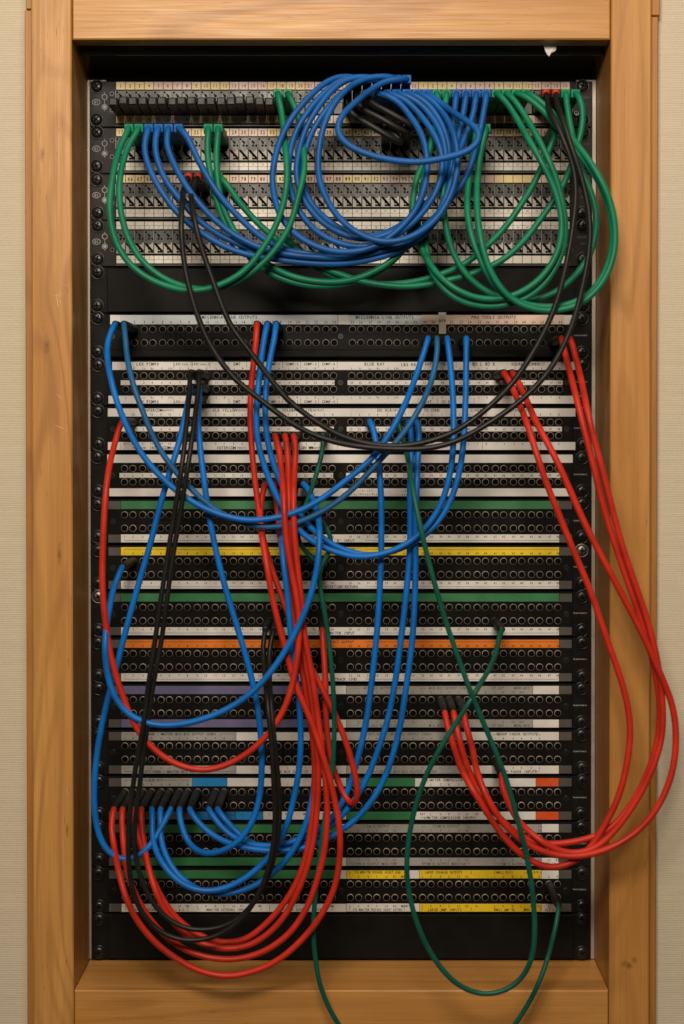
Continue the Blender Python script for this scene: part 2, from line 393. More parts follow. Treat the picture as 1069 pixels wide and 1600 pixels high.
# ------------------------------------------------------------------ top four digital patch panels
NC = 48
CX = [X(189.6 + 14.74 * i, 0, 300) for i in range(NC)]
CW = 14.74 * RU * 1.0
def socket_mesh(name, dark_only):
    b = MB(); w = CW / 2 - 0.00035; q = RU
    zt_, zm, zb_ = 0.0, -18.2 * q, -36.0 * q
    b.box(-w, w, -0.0032, 0, zm, zt_, 0, 0.0003)
    lm = 0 if dark_only else 1
    b.box(-w, w, -0.0030, 0, zb_, zm - 0.0001, lm, 0.0003)
    yy = -0.0034
    # scalloped lower lip of the dark plate
    if not dark_only:
        b.poly([(-4.6 * q, yy + .00005, zm + .0006), (-3.4 * q, yy + .00005, zm - 2.4 * q), (-1.2 * q, yy + .00005, zm - 3.6 * q), (1.6 * q, yy + .00005, zm - 3.6 * q), (3.8 * q, yy + .00005, zm - 2.4 * q), (5.0 * q, yy + .00005, zm + .0006)], 0)
    for (dx, dz, r) in ((-4.6, -2.8, 1.5), (-1.0, -6.2, 1.4), (0.8, -8.4, 1.9), (0.2, -12.8, 1.8), (5.0, -13.0, 1.7)):
        b.disc(dx * q, dz * q, yy, r * q, 8, 2)
    if not dark_only:
        for (dx, dz, r) in ((-5.0, -20.6, 1.6), (-0.2, -28.6, 1.5), (0.2, -33.0, 1.7), (5.2, -33.2, 1.6)):
            b.disc(dx * q, dz * q, yy, r * q, 8, 2)
        b.quad((-6.0 * q, yy - .00003, -22.2 * q), (4.8 * q, yy - .00003, -34.0 * q), (6.8 * q, yy - .00003, -31.2 * q), (-3.8 * q, yy - .00003, -19.2 * q), 2)
        b.quad((-0.6 * q, yy - .00002, -34.2 * q), (6.0 * q, yy - .00002, -34.2 * q), (6.0 * q, yy - .00002, -32.4 * q), (-0.6 * q, yy - .00002, -32.0 * q), 2)
    b.box(-CW / 2 - 0.00022, -CW / 2 + 0.00022, -0.0036, 0, zm, zt_, 3)
    b.box(-CW / 2 - 0.00016, -CW / 2 + 0.00016, -0.0035, 0, zb_, zm, 2)
    return b.mesh(name, [M['sock_dark'], M['sock_light'], M['hole'], M['divider']])
ME_SOCK = socket_mesh('jack_socket', False); ME_SOCKD = socket_mesh('jack_socket_dark', True)
def cell_mesh(key):
    b = MB(); b.box(-CW / 2 + .00022, CW / 2 - .00022, -0.0030, 0, -6 * RU, 6 * RU, 0, 0.0002)
    return b.mesh('number_label', [M['p_' + key]])
ME_CELL = {k: cell_mesh(k) for k in ('LY', 'LP', 'LW')}
b = MB(); b.lathe([(0.0, -0.0004), (0.0022, -0.0004), (0.0024, 0.0)], 12, 0); b.lathe([(0.0, -0.00055), (0.0012, -0.00055), (0.0013, 0.0)], 10, 1)
ME_PIN = b.mesh('guide_pin', [M['greybar'], M['hole']])
b = MB(); b.lathe([(0.0, -.0003), (0.0026, -.0003), (0.0030, 0.0)], 12, 0); b.box(-.0012, .0012, -.0005, 0, -.0003, .0003, 1)
ME_FIX = b.mesh('fixing_screw', [M['screw'], M['hole']])
TOPLAB = ['digital patch panel with black jumper plugs, topmost in the rack',
          'digital patch panel numbered from 17, second from the top',
          'digital patch panel numbered from 65, third from the top',
          'digital patch panel with only white labels, above the upper blank panel']
DIG = []          # (x, z, key) of every socket
for k in range(4):
    root = empty('digital_patchbay', (0, 0, zrel(k, 72)), TOPLAB[k], 'patch panel', 'panels in the rack')
    boxpart('faceplate', root, xp0 + .0005, xp1 - .0010, -0.002, 0.0022, zrel(k, 71.3), zrel(k, 0.6), M['grey_panel'], 0.0006)
    # dark channel strips between the blocks
    boxpart('lower_lip', root, CX[0] - CW * .6, CX[-1] + CW * .6, -0.0032, -0.0018, zrel(k, 71.0), zrel(k, 68.4), M['greybar'], 0.0004)
    screws(root, k)
    g1 = Letters(-0.00306 - 0.0002); g2 = Letters(-0.00306 - 0.0002); g3 = Letters(-0.00326)
    rz = [(8.0, 0), (61.0 if k else 60.0, 1)]
    for i in range(NC):
        o = link('jack_socket', ME_SOCKD if k == 0 else ME_SOCK, root, (CX[i], -0.0018, zrel(k, 16.2)))
        DIG.append((CX[i], zrel(k, 24.5), (k, 'u', i))); DIG.append((CX[i], zrel(k, 45.5), (k, 'l', i)))
        for (r, row) in rz:
            col = 'LW' if (k == 3 or (row == 1 and k > 0)) else ('LY' if (i // 4) % 2 == 0 else 'LP')
            link('number_label', ME_CELL[col], root, (CX[i], -0.0001, zrel(k, r)))
            if k == 0:
                t = str(i + 1) if i < 32 else str(i - 31)
                (g1 if row == 0 and i < 32 else g2).text(t, CX[i], zrel(k, r), 5.2 * RU, 0.78)
            elif row == 0 and k in (1, 2):
                if k == 1 or i < 32:
                    g2.text(str(i + (17 if k == 1 else 65)), CX[i], zrel(k, r), 5.6 * RU, 0.80)
            elif not (k == 3 and row == 1 and i >= 32):
                g3.text(str(i + 1), CX[i], zrel(k, r - (3.2 if row else -3.2)), 2.6 * RU, 0.8)
    for (r, row) in rz:
        if k == 3 or (row == 1 and k > 0):
            g3.rect(CX[0] - CW / 2, CX[31 if (k == 3 and row) else 47] + CW / 2, zrel(k, r + .35), zrel(k, r - .05))
    g1.build(root, M['redink']); g2.build(root, M['ink' if k else 'blueink']); g3.build(root, M['greyink'])
    # ear print: pictogram, oval mark, maker's name on the right
    e = Letters(-0.0021); xa = X(165.5); q = RU
    if k != 0 or True:
        e.ring(xa, zrel(k, 25), 4.0 * q, 0.9 * q); e.ring(xa, zrel(k, 40.5), 4.0 * q, 0.9 * q, 14)
        e.ring(xa, zrel(k, 40.5), 1.4 * q, 2.6 * q, 8)
        e.rect(xa - .35 * q, xa + .35 * q, zrel(k, 36.5), zrel(k, 29)); e.rect(xa - .35 * q, xa + .35 * q, zrel(k, 21), zrel(k, 18)); e.rect(xa - .35 * q, xa + .35 * q, zrel(k, 47), zrel(k, 44.5))
        xo = X(152.5); e.ring(xo, zrel(k, 33), 6.0 * q, 0.8 * q, 18, 4.2 * q); e.text('GI', xo, zrel(k, 33), 4.0 * q, 0.9)
    e.build(root, M['whiteink'])
    e = Letters(-0.0021); e.text('GHIELMETTI', X(911), zrel(k, 26), 3.2 * q, 0.66); e.text('SWISS', X(911), zrel(k, 36), 2.6 * q, 0.8)
    e.build(root, M['greyink'])
    for (u_, r_) in ((177, 20), (177, 45.5), (891, 20), (891, 45.5)): link('guide_pin', ME_PIN, root, (X(u_), -0.0018, zrel(k, r_)))

    if k == 0:
        b = MB(); b.lathe([(0.0030, -0.0018), (0.0030, -0.0050), (0.0024, -0.0058), (0.0013, -0.0058), (0.0012, -0.0035), (0.0, -0.0035)], 16)
        link('ground_post', b.mesh('ground_post', [M['silver']], True), root, (X(898.5), 0, zrel(k, 51.5)))['label'] = 'bright metal post'
# upper and lower blank panels
for (k, lab) in ((4, 'plain black blank panel between the digital and the analogue patch panels'), (18, 'plain black blank panel at the bottom of the rack')):
    root = empty('blank_panel', (0, 0, zrel(k, 72)), lab, 'blank panel', 'panels in the rack')
    boxpart('faceplate', root, xp0 + .0005, xp1 - .0010, -0.002, 0.0022, zrel(k, 71.6), zrel(k, 0.8), M['panel'], 0.0007)
    boxpart('raised_face', root, X(169), X(897), -0.0034, -0.0019, zrel(k, 70.6), zrel(k, 2.0), M['panel'], 0.0007)
    screws(root, k)

# ------------------------------------------------------------------ analogue TT patch panels
def jack_mesh():
    b = MB(); n = 14
    b.lathe([(0.0034, 0.0), (0.0033, -0.0010), (0.0029, -0.0014), (0.0025, -0.0012, 1), (0.00235, -0.0001, 1)], n, 0)
    b.lathe([(0.00245, -0.00015, 1), (0.0013, -0.00010, 1), (0.0, -0.00008, 1)], n, 1)
    return b.mesh('jack', [M['ring'], M['hole']], False)
ME_JACK = jack_mesh()
def jcol(i): return (195.9 + 28.22 * (i // 2) + 13.0 * (i % 2)) if i < 24 else (547.6 + 28.22 * ((i - 24) // 2) + 13.0 * (i % 2))
OFF = {5: 3.2, 6: 2.2, 7: 1.0}
JACKS = []
def ink_of(c): return 'ink' if c in ('W', 'LB', 'PK', 'YE', 'LW') else 'greyink' if c in ('GY',) else 'ink'
def nums(L, k, r, cols, vals, h=3.4):
    for c, t in zip(cols, vals): L.text(str(t), X(jcol(c) + OFF.get(k, 0)), zrel(k, r), h * RU, 0.78)
def bracket(L, u0, u1, k, r, tick, w=0.5):
    L.rect(X(u0), X(u1), zrel(k, r + w / 2), zrel(k, r - w / 2))
    for u_ in (u0, u1): L.rect(X(u_ - w / 2), X(u_ + w / 2), zrel(k, max(r, r + tick)), zrel(k, min(r, r + tick)))
LT = 'L R Ls Rs C LFe'.split()
LCR = 'L C R S LS RS'.split()
A48 = list(range(48))
TT = {}
def spec(k, label, top, bot, mid=False, holder=True): TT[k] = dict(label=label, top=top, bot=bot, mid=mid, holder=holder, T=[], N=[], B=[])
spec(5, 'patch panel with pale blue and pink label strip reading line outputs', [(174, 190, 'W'), (190, 528, 'LB'), (528.6, 545, 'W'), (545, 658, 'LB'), (658, 880, 'PK'), (880, 896, 'W')], [], holder=False)
spec(6, 'patch panel labelled LEX, EMT and COMP in white boxes', [(177, 898, 'W')], [(171, 898, 'W')], True, False)
spec(7, 'patch panel labelled INTERCOM and XLR YELLOW on white strips', [(170, 898, 'W')], [(170, 898, 'W')], True, False)
spec(8, 'patch panel with blank white strips and faint handwriting', [(169, 894, 'W')], [(172, 893, 'W')], True, False)
spec(9, 'patch panel with a green strip, just above the yellow striped one', [(190, 873, 'GR')], [(190, 873, 'W')])
spec(10, 'patch panel with one full-width yellow strip', [(190, 873, 'YE')], [(190, 873, 'W')])
spec(11, 'patch panel with a green strip, just above the orange striped one', [(190, 873, 'GR')], [(190, 873, 'W')])
spec(12, 'patch panel with one full-width orange strip', [(190, 873, 'OR')], [(190, 873, 'W')])
spec(13, 'patch panel with purple strips on its left half', [(190, 513, 'PU'), (513.5, 541, 'W'), (541.5, 832, 'GY'), (832.5, 873, 'W')], [(190, 513, 'PU'), (513.5, 541, 'W'), (541.5, 832, 'GY'), (832.5, 873, 'W')])
spec(14, 'patch panel with grey and white strips, GROUP FADER on the right', [(190, 369, 'GY'), (369.5, 541, 'W'), (541.5, 715, 'GY'), (715.5, 873, 'W')], [(190, 369, 'GY'), (369.5, 541, 'W'), (541.5, 722, 'GY'), (722.5, 873, 'W')])
spec(15, 'patch panel with blue, green and red-orange label pieces', [(190, 301, 'GY'), (301.5, 355, 'BL'), (355.5, 541, 'W'), (541.5, 648, 'GR'), (648.5, 837, 'W'), (837.5, 873, 'RD')], [(190, 301, 'BR'), (301.5, 368, 'DB'), (368.5, 411, 'BL'), (411.5, 541, 'W'), (541.5, 648, 'GR'), (648.5, 837, 'W'), (837.5, 873, 'RD')])
spec(16, 'patch panel with green left half and grey STEM labels', [(190, 527, 'GR'), (527.5, 541, 'W'), (541.5, 846, 'GY'), (846.5, 873, 'W')], [(190, 527, 'GR'), (527.5, 541, 'W'), (541.5, 846, 'GY'), (846.5, 873, 'W')])
spec(17, 'patch panel with green and yellow strips, lowest of the patch panels', [(190, 525, 'GR'), (525.5, 541, 'W'), (541.5, 632, 'YE'), (632.5, 655, 'W'), (655.5, 846, 'YE'), (846.5, 873, 'W')], [(190, 541, 'W'), (541.5, 655.5, 'W'), (656, 846, 'YE'), (846.5, 873, 'W')])
for k in range(5, 18):
    s = TT[k]
    root = empty('patchbay', (0, 0, zrel(k, 72)), s['label'], 'patch panel', 'panels in the rack')
    boxpart('faceplate', root, xp0 + .0005, xp1 - .0010, -0.0018, 0.0022, zrel(k, 71.6), zrel(k, 0.7), M['ear'], 0.0006)
    boxpart('jack_field', root, X(168.5), X(894.5), -0.0034, -0.0017, zrel(k, 70.2), zrel(k, 2.4), M['panel'], 0.0005)
    screws(root, k, silver=(0,) if k == 11 else (2,) if k == 10 else ())
    FY = -0.0034
    if s['holder']:
        for (t0, t1) in ((3.9, 16.7), (56.2, 68.6)):
            for (u0, u1) in ((170.5, 189.6), (873.4, 893)):
                boxpart('label_holder', root, X(u0), X(u1), FY - .0007, FY + .0002, zrel(k, t1), zrel(k, t0), M['holder'], 0.0002)
    ty, by = (3.9, 16.7), (56.2, 68.6)
    if k == 5: ty = (3.2, 17.8)
    strips = []
    for (band, row) in ((ty, s['top']), (by, s['bot'])):
        for (u0, u1, c) in row:
            j = random.uniform(-.35, .35)
            o = boxpart('label_strip', root, X(u0), X(u1), FY - .0008, FY + .0002, zrel(k, band[1] + j), zrel(k, band[0] + j), M['p_' + c], 0.0002)
            strips.append((u0, u1, band, o, c))
    if s['mid']:
        for (u0, u1) in ((190, 525), (543, 880)):
            o = boxpart('label_strip', root, X(u0 + OFF.get(k, 0) - 2), X(u1 + OFF.get(k, 0) - 4), FY - .0007, FY + .0002, zrel(k, 39.8), zrel(k, 32.2), M['p_W'], 0.0002)
    r1, r2 = 25.3, 46.2
    for i in range(NC):
        for r in (r1, r2):
            x = X(jcol(i) + OFF.get(k, 0)); z = zrel(k, r)
            o = link('jack', ME_JACK, root, (x, FY, z)); o.rotation_euler = (0, random.uniform(0, 6.28), 0)
            JACKS.append((x, z, (k, r, i)))
    for u_ in (177.5, 532.5, 884.5):
        if k == 5 and u_ > 800: continue
        link('fixing_screw', ME_FIX, root, (X(u_), FY, zrel(k, 36))).rotation_euler = (0, random.uniform(0, 3), 0)
    if k == 5:   # stepped ledge below the jacks
        boxpart('ledge', root, X(172), X(893), FY - .0030, FY + .0002, zrel(k, 69), zrel(k, 56.5), M['panel'], 0.0010)
    wl = Letters(-0.0020); wl.text('TRANSTRONIC', X(906), zrel(k, 34.5), 2.0 * RU, 0.98, 0.9); wl.build(root, M['whiteink'])
    # ---- writing
    L = Letters(FY - .00086)
    G = Letters(FY - .00086)
    def T(t, u, r, h=4.4, adv=.86, shear=0.0, L=None):
        (L or globals()['LL']).text(t, X(u), zrel(k, r), h * RU, adv, 0.85, shear)
    globals()['LL'] = L
    if k == 5:
        T('MILENNIA LINE OUTPUTS', 360, 6.4, 4.8); T('MILLENNIA LINE OUTPUTS', 601, 6.4, 4.8); T('PRO TOOLS OUTPUTS', 770, 6.4, 4.8, .86, .25)
        nums(L, k, 14, A48[:32], range(1, 33), 4.0); nums(L, k, 14, [c for c in range(32, 48) if c != 34], [c + 17 for c in range(32, 48) if c != 34], 4.0)
    if k == 6:
        for (r, rn) in ((7.0, 13.9), (65.6, 59.0)):
            T('LEX PCM90', 232, r, 4.6); T('LEXicon_1', 287, r, 3.6); T('LEXicon_2', 315, r, 3.6); T('EMT', 371, r, 4.6)
            for j in range(4): T('COMP-%d' % (j + 1), 429 + 28.2 * j, r, 3.9)
            if r < 10:
                T('BLUE RAY', 585, r, 4.6); T('LBS RBS', 640, r + 1, 4.6); T('DAT', 669, r, 4.0); T('CD-R', 696, r, 4.0); T('BD L BD R', 755, r, 5.0, .8); T('SQUARE CONNECT', 824, r, 4.4)
            else:
                T('DAT', 669, r, 4.0); T('CD-R', 696, r, 4.0)
            nums(L, k, rn, range(6), LT, 3.0); nums(L, k, rn, range(6, 24), ['L', 'R'] * 9, 3.0); nums(L, k, rn, range(24, 30), LT, 3.0); nums(L, k, rn, range(32, 48), [1, 2, 'L', 'R', 1, 2, 'L', 'R', 1, 2, 3, 4, 5, 6, 7, 8], 3.0)
            for u_ in (272.5, 301, 329, 358.5, 386, 413, 442, 470, 498, 527, 653, 683, 712, 740): L.rect(X(u_), X(u_ + .5), zrel(k, r + 6), zrel(k, r - 6))
        nums(L, k, 36, A48, range(1, 49), 3.2)
    if k == 7:
        T('INTERCOM', 240, 6.6, 4.4); T('OUTPUTS', 264, 6.9, 2.9); T('XLR YELLOW', 352, 6.6, 4.4); T('OUTPUTS', 381, 6.9, 2.9); T('FOLDBACK LIVE', 465, 6.6, 4.2); T('OUTPUTS', 498, 6.9, 2.9)
        T('DU XLR', 601, 6.6, 4.4); T('INPUTS', 620, 6.9, 2.9); T('TO COND.', 676, 6.6, 4.2); T('DS CINEMA', 740, 6.6, 4.2); T('STEREO SEND', 815, 6.6, 3.8)
        nums(L, k, 13.4, range(8), 'X1 X2 Y1 Y2 Y1 Y2 1 2'.split(), 3.2); nums(L, k, 13.4, range(8, 48), [(c % 8) + 1 for c in range(8, 48)], 3.2)
        nums(L, k, 36, A48, range(1, 49), 3.2)
        nums(L, k, 59.0, range(8), 'X1 X2 Y1 Y2 Y1 Y2 1 2'.split(), 3.2); nums(L, k, 59.0, range(8, 48), [(c % 8) + 1 for c in range(8, 48)], 3.2)
        T('FORMATION', 218, 65.4, 2.8); T('INTERCOM', 251, 65.2, 4.8); T('INPUTS', 274, 65.4, 3.0); T('INTERCOM', 354, 65.2, 4.4); T('INPUTS', 378, 65.4, 2.9); T('XLR YELLOW', 459, 65.2, 4.6); T('INPUTS', 496, 65.4, 2.9)
        L.stroke([(X(483 + j), zrel(k, 63 + 4 * (j % 2))) for j in range(8)], 1.2 * RU)
        for u_ in (189, 302, 413, 527, 640, 753): L.rect(X(u_), X(u_ + .5), zrel(k, 68), zrel(k, 57))
    if k == 8:
        nums(L, k, 36, A48, range(1, 49), 3.4)
        for (u0, r0, n) in ((474, 62, 7), (545, 60, 11), (546, 65.4, 13), (627, 61, 4), (629, 65.6, 3)):
            for j in range(n):
                L.stroke([(X(u0 + 3.6 * j + random.uniform(-1, 1)), zrel(k, r0 + random.uniform(-2, 2))) for _ in range(3)], 0.7 * RU)
    if k in (9, 11):
        nums(L, k, 59.4, A48, range(1, 49)); t = "MIC 'B' INPUT" if k == 9 else 'MONITOR INPUT'
        T(t, 532, 65.2, 4.0)
        bracket(L, 196, 494, k, 65.2, -2.5); bracket(L, 572, 871, k, 65.2, -2.5)
        nums(G, k, 13.2, A48, range(1, 49), 2.6)
    if k in (10, 12):
        nums(L, k, 13.2, A48, range(1, 49)); nums(L, k, 59.4, A48, range(1, 49))
        T('INSERTION SEND' if k == 10 else 'DIRECT OUTPUT', 532, 6.8, 3.8); T('INSERTION RETURN' if k == 10 else 'MULTITRACK SEND', 532, 65.2, 4.0)
        for (r, t) in ((6.8, 2.5), (65.2, -2.5)): bracket(L, 196, 494, k, r, t); bracket(L, 572, 871, k, r, t)
    if k == 13:
        nums(G, k, 13.4, range(24, 44), [1, 2, 3, 4, 5, 6, 7, 8] * 1 + [1, 2, 3, 4, 5, 6, 7, 8, 'L', 'R', '1K2', '3K4']); nums(G, k, 59.6, range(24, 44), [1, 2, 3, 4, 5, 6, 7, 8] * 1 + [1, 2, 3, 4, 5, 6, 7, 8, 'L', 'R', '1K2', '3K4'])
        for (r, t) in ((7, 3), (65.4, -3)):
            T('MIX BUS OUTPUT SEND', 598, r, 3.8, .82, 0, G); T('MIX BUS OUTPUT SEND', 700, r, 3.8, .82, 0, G); T('ST OUT', 778, r, 3.8, .82, 0, G); T('MONO MIX', 815, r, 3.8, .8, 0, G)
            bracket(G, 547, 560, k, r, t); bracket(G, 658, 664, k, r, t)
        nums(G, k, 11, range(0, 23), [1 + c for c in range(23)], 2.6); nums(G, k, 62, range(0, 23), [1 + c for c in range(23)], 2.6)
    if k == 14:
        T('LEFT-HAND / MASTER MIX BUS OUTPUT SENDS', 276, 6.6, 3.8, .84); nums(L, k, 13.4, range(13), ['L', 'R'] + list(range(1, 12)), 3.2); bracket(L, 196, 208, k, 6.6, 3); bracket(L, 345, 366, k, 6.6, 3)
        T('RIGHT-HAND / MIX BUS OUTPUT SENDS', 622, 6.6, 3.8, .84, 0, G); nums(G, k, 13.4, range(24, 36), range(1, 13), 3.2)
        T('GROUP FADER OUTPUTS', 808, 6.6, 4.0); nums(L, k, 13.4, range(40, 46), range(1, 7)); bracket(L, 772, 779, k, 6.6, 3); bracket(L, 838, 843, k, 6.6, 3)
        T('LEFT-HAND / MASTER MIX BUS INPUTS', 276, 65.4, 3.8, .84); nums(L, k, 59.6, range(13), ['L', 'R'] + list(range(1, 12)), 3.2); bracket(L, 196, 208, k, 65.4, -3); bracket(L, 340, 366, k, 65.4, -3)
        T('MIX BUS DAW I/P', 456, 65.4, 4.0); nums(L, k, 59.6, range(16, 24), range(1, 9))
        T('RIGHT-HAND / MIX BUS OUTPUT RETURN', 628, 65.4, 3.8, .84, 0, G); nums(G, k, 59.6, range(24, 36), range(1, 13), 3.2)
        T('GROUP FADER INPUTS', 808, 65.4, 4.0); nums(L, k, 59.6, range(40, 46), range(1, 7)); bracket(L, 774, 780, k, 65.4, -3); bracket(L, 836, 842, k, 65.4, -3)
    if k == 15:
        T('AUX O/P', 244, 6.6, 4.0); nums(L, k, 13.4, range(8), range(1, 9)); bracket(L, 196, 230, k, 6.6, 3); bracket(L, 258, 294, k, 6.6, 3)
        nums(G, k, 13.4, range(8, 12), range(1, 5), 3); nums(G, k, 59.6, range(8, 15), range(1, 8), 3)
        T('LIMITER COMPRESSOR OUTPUTS', 708, 6.4, 3.9, .82); nums(L, k, 13.4, range(33, 39), LCR); T('LIMITER COMPRESSOR INPUTS', 702, 65.4, 3.9, .82); nums(L, k, 59.6, range(32, 40), ['KEY'] + LCR + ['R1'])
        bracket(L, 658, 668, k, 65.4, -3); bracket(L, 735, 744, k, 65.4, -3); nums(L, k, 59.6, range(16, 24, 2), ['L', 'OUT', 'MON', 'ST']); nums(L, k, 13.4, [18, 21], ['I', 'I'])
        nums(G, k, 60.0, range(25, 31), range(1, 7), 3)
        for c in (45, 46, 47): G.text('18', X(jcol(c)), zrel(k, 13.4), 3 * RU)
    if k == 16:
        T('STEM A OUTPUT', 588, 6.6, 3.9, .84, 0, G); T('STEM B OUTPUT', 697, 6.6, 3.9, .84, 0, G); T('STEM C OUTPUT', 800, 6.6, 3.9, .84, 0, G)
        T('STEM A OUTPUT MONITOR', 585, 65.4, 3.9, .84, 0, G); T('STEM B OUTPUT MONITOR', 694, 65.4, 3.9, .84, 0, G); T('STEM C ALTERNATE', 803, 65.4, 3.9, .82, 0, G); T('MON LP', 859, 65.4, 3.9, .84)
        for r in (13.4, 59.6):
            for c0 in (24, 32, 40): nums(G, k, r, range(c0, c0 + 6), LCR)
            for u_ in (546, 660, 772): bracket(G, u_, u_ + 4, k, 6.6 if r < 30 else 65.4, 3 if r < 30 else -3); bracket(G, u_ + 70, u_ + 74, k, 6.6 if r < 30 else 65.4, 3 if r < 30 else -3)
        nums(L, k, 59.6, [46, 47], ['LS', 'RS'])
    if k == 17:
        T('STG MONITOR PREFADE INSERT SEND', 590, 6.6, 3.9, .60); nums(L, k, 13.4, range(24, 31), LCR + ['MONO'])
        T('LARGE SPEAKER OUTPUTS', 693, 6.6, 4.0, .70); nums(L, k, 13.4, range(32, 38), LCR); T('SMALL O/P', 786, 6.6, 3.8, .72); nums(L, k, 13.4, range(40, 43), 'L C R'.split()); T('ALT O/P', 832, 6.6, 3.8, .72); nums(L, k, 13.4, range(43, 46), 'L C R'.split()); nums(L, k, 13.4, [46, 47], ['L', 'R'])
        T('MONITOR EXTERNAL INPUTS 1 & 2', 247, 65.4, 3.8, .74); T('MONITOR EXTERNAL INPUTS 3', 358, 65.4, 3.8, .74); T('MONITOR EXTERNAL INPUTS 4', 475, 65.4, 3.8, .74)
        nums(L, k, 59.6, range(24), (LCR + ['LR', 'WR']) * 3); T('STG MONITOR PREFADE INSERT RETURN', 590, 65.4, 3.9, .60); nums(L, k, 59.6, range(24, 31), LCR + ['MONO'])
        T('LARGE AMP INPUTS', 695, 65.4, 4.2, .80); nums(L, k, 59.6, range(32, 39), LCR + ['Ss']); T('SMALL AMP IN', 788, 65.4, 3.8, .7); nums(L, k, 59.6, range(40, 46), 'L C R L C R'.split()); T('MON A', 826, 65.4, 3.8, .8); T('SLT A', 859, 65.4, 3.8, .8); nums(L, k, 59.6, [46, 47], ['L', 'R'])
        for (u0, u1) in ((546, 632), (659, 736), (772, 800), (820, 844)):
            for (r, t) in ((5.0, 5), (66.5, -5)):
                for u_ in (u0, u1): L.rect(X(u_), X(u_ + .6), zrel(k, max(r, r + t)), zrel(k, min(r, r + t)))
        for (u0, u1) in ((196, 293), (309, 408), (421, 519)):
            for u_ in (u0, u1): L.rect(X(u_), X(u_ + .6), zrel(k, 66.5), zrel(k, 62))
    L.build(root, M['ink']); G.build(root, M['greyink'])

# ------------------------------------------------------------------ plugs (shared meshes, origin at the jack, pointing to -y)
PT = 0.074          # how far a black phone plug stands out
PD = 0.076          # how far a digital plug stands out
def tt_mesh():
    b = MB()
    b.lathe([(0.0021, 0.0), (0.0021, -0.003), (0.0036, -0.0032), (0.0039, -0.006), (0.0039, -0.030), (0.0036, -0.0335), (0.0036, -0.036), (0.0038, -0.038), (0.0036, -0.058), (0.0032, -PT), (0.0025, -PT - 0.001), (0.0, -PT - 0.0008)], 16)
    me = b.mesh('plug', [M['boot']], True); return me
ME_TT = tt_mesh()
def dig_mesh(key):
    b = MB(); w, h = 0.0040, 0.0037
    b.box(-w, w, -0.052, 0.0, -h, h, 0, 0.0006)
    b.box(-w * .9, w * .9, -PD + 0.004, -0.052, -h * .9, h * .9, 0, 0.0008)
    # flared square collar with a rim at the cable end
    b.box(-w * 1.04, w * 1.04, -PD, -PD + 0.0045, -h * 1.04, h * 1.04, 0, 0.0007)
    return b.mesh('plug', [M['c_' + key]])
ME_DIG = {k: dig_mesh(k) for k in ('royal', 'green', 'black')}
def ring_mesh():
    b = MB(); b.lathe([(0.0037, -PD + 0.004), (0.0038, -PD - 0.0005), (0.0035, -PD - 0.0015), (0.0030, -PD - 0.0025), (0.0016, -PD - 0.0031), (0.0, -PD - 0.0033)], 16)
    return b.mesh('marker_ring', [M['redring']], True)
ME_RING = ring_mesh()

# ------------------------------------------------------------------ cords
def catmull(pts, per=0.004):
    n = len(pts); out = []
    Q = [pts[0] * 2 - pts[1]] + pts + [pts[-1] * 2 - pts[-2]]
    for i in range(1, n):
        p0, p1, p2, p3 = Q[i - 1], Q[i], Q[i + 1], Q[i + 2]
        t = [0]
        for a, b_ in ((p0, p1), (p1, p2), (p2, p3)): t.append(t[-1] + max(1e-5, (b_ - a).length) ** 0.5)
        m = max(2, int((p2 - p1).length / per))
        for s in range(m):
            x = t[1] + (t[2] - t[1]) * s / m
            A1 = p0 * ((t[1] - x) / (t[1] - t[0])) + p1 * ((x - t[0]) / (t[1] - t[0]))
            A2 = p1 * ((t[2] - x) / (t[2] - t[1])) + p2 * ((x - t[1]) / (t[2] - t[1]))
            A3 = p2 * ((t[3] - x) / (t[3] - t[2])) + p3 * ((x - t[2]) / (t[3] - t[2]))
            B1 = A1 * ((t[2] - x) / (t[2] - t[0])) + A2 * ((x - t[0]) / (t[2] - t[0]))
            B2 = A2 * ((t[3] - x) / (t[3] - t[1])) + A3 * ((x - t[1]) / (t[3] - t[1]))
            out.append(B1 * ((t[2] - x) / (t[2] - t[1])) + B2 * ((x - t[1]) / (t[2] - t[1])))
    out.append(pts[-1]); return out
def relax(p, it, keep=3):
    for _ in range(it):
        q = list(p)
        for i in range(keep, len(p) - keep): q[i] = p[i] * .5 + (p[i - 1] + p[i + 1]) * .25
        p = q
    return p
def resample(p, step):
    L = [0.0]
    for a, b_ in zip(p, p[1:]): L.append(L[-1] + (b_ - a).length)
    n = max(6, int(L[-1] / step)); out = []; j = 0
    for i in range(n + 1):
        s = L[-1] * i / n
        while j < len(L) - 2 and L[j + 1] < s: j += 1
        f = (s - L[j]) / max(1e-9, L[j + 1] - L[j]); out.append(p[j].lerp(p[j + 1], min(1, f)))
    return out
def tube(path, r, n=12):
    v = []; f = []; t0 = (path[1] - path[0]).normalized()
    u = t0.orthogonal().normalized()
    for i, p in enumerate(path):
        t = (path[min(i + 1, len(path) - 1)] - path[max(i - 1, 0)]).normalized()
        u = (u - t * u.dot(t)).normalized(); w = t.cross(u)
        v += [p + (u * math.cos(2 * math.pi * k / n) + w * math.sin(2 * math.pi * k / n)) * r for k in range(n)]
        if i:
            a = (i - 1) * n; c = i * n
            f += [(a + k, a + (k + 1) % n, c + (k + 1) % n, c + k) for k in range(n)]
    f.append(tuple(range(n - 1, -1, -1))); f.append(tuple(range(len(v) - n, len(v))))
    return v, f
USED = set()
def snap(px, kind):
    p = PT if kind == 'T' else PD
    q = P(px[0], px[1], p); best = None
    for (x, z, key) in (JACKS if kind == 'T' else DIG):
        if key in USED: continue
        if kind == 'D' and len(px) > 2 and key[:2] != px[2]: continue
        d = (x - q.x) ** 2 + (z - q.z) ** 2
        if best is None or d < best[0]: best = (d, x, z, key)
    USED.add(best[3]); return Vector((best[1], -0.0034, best[2]))
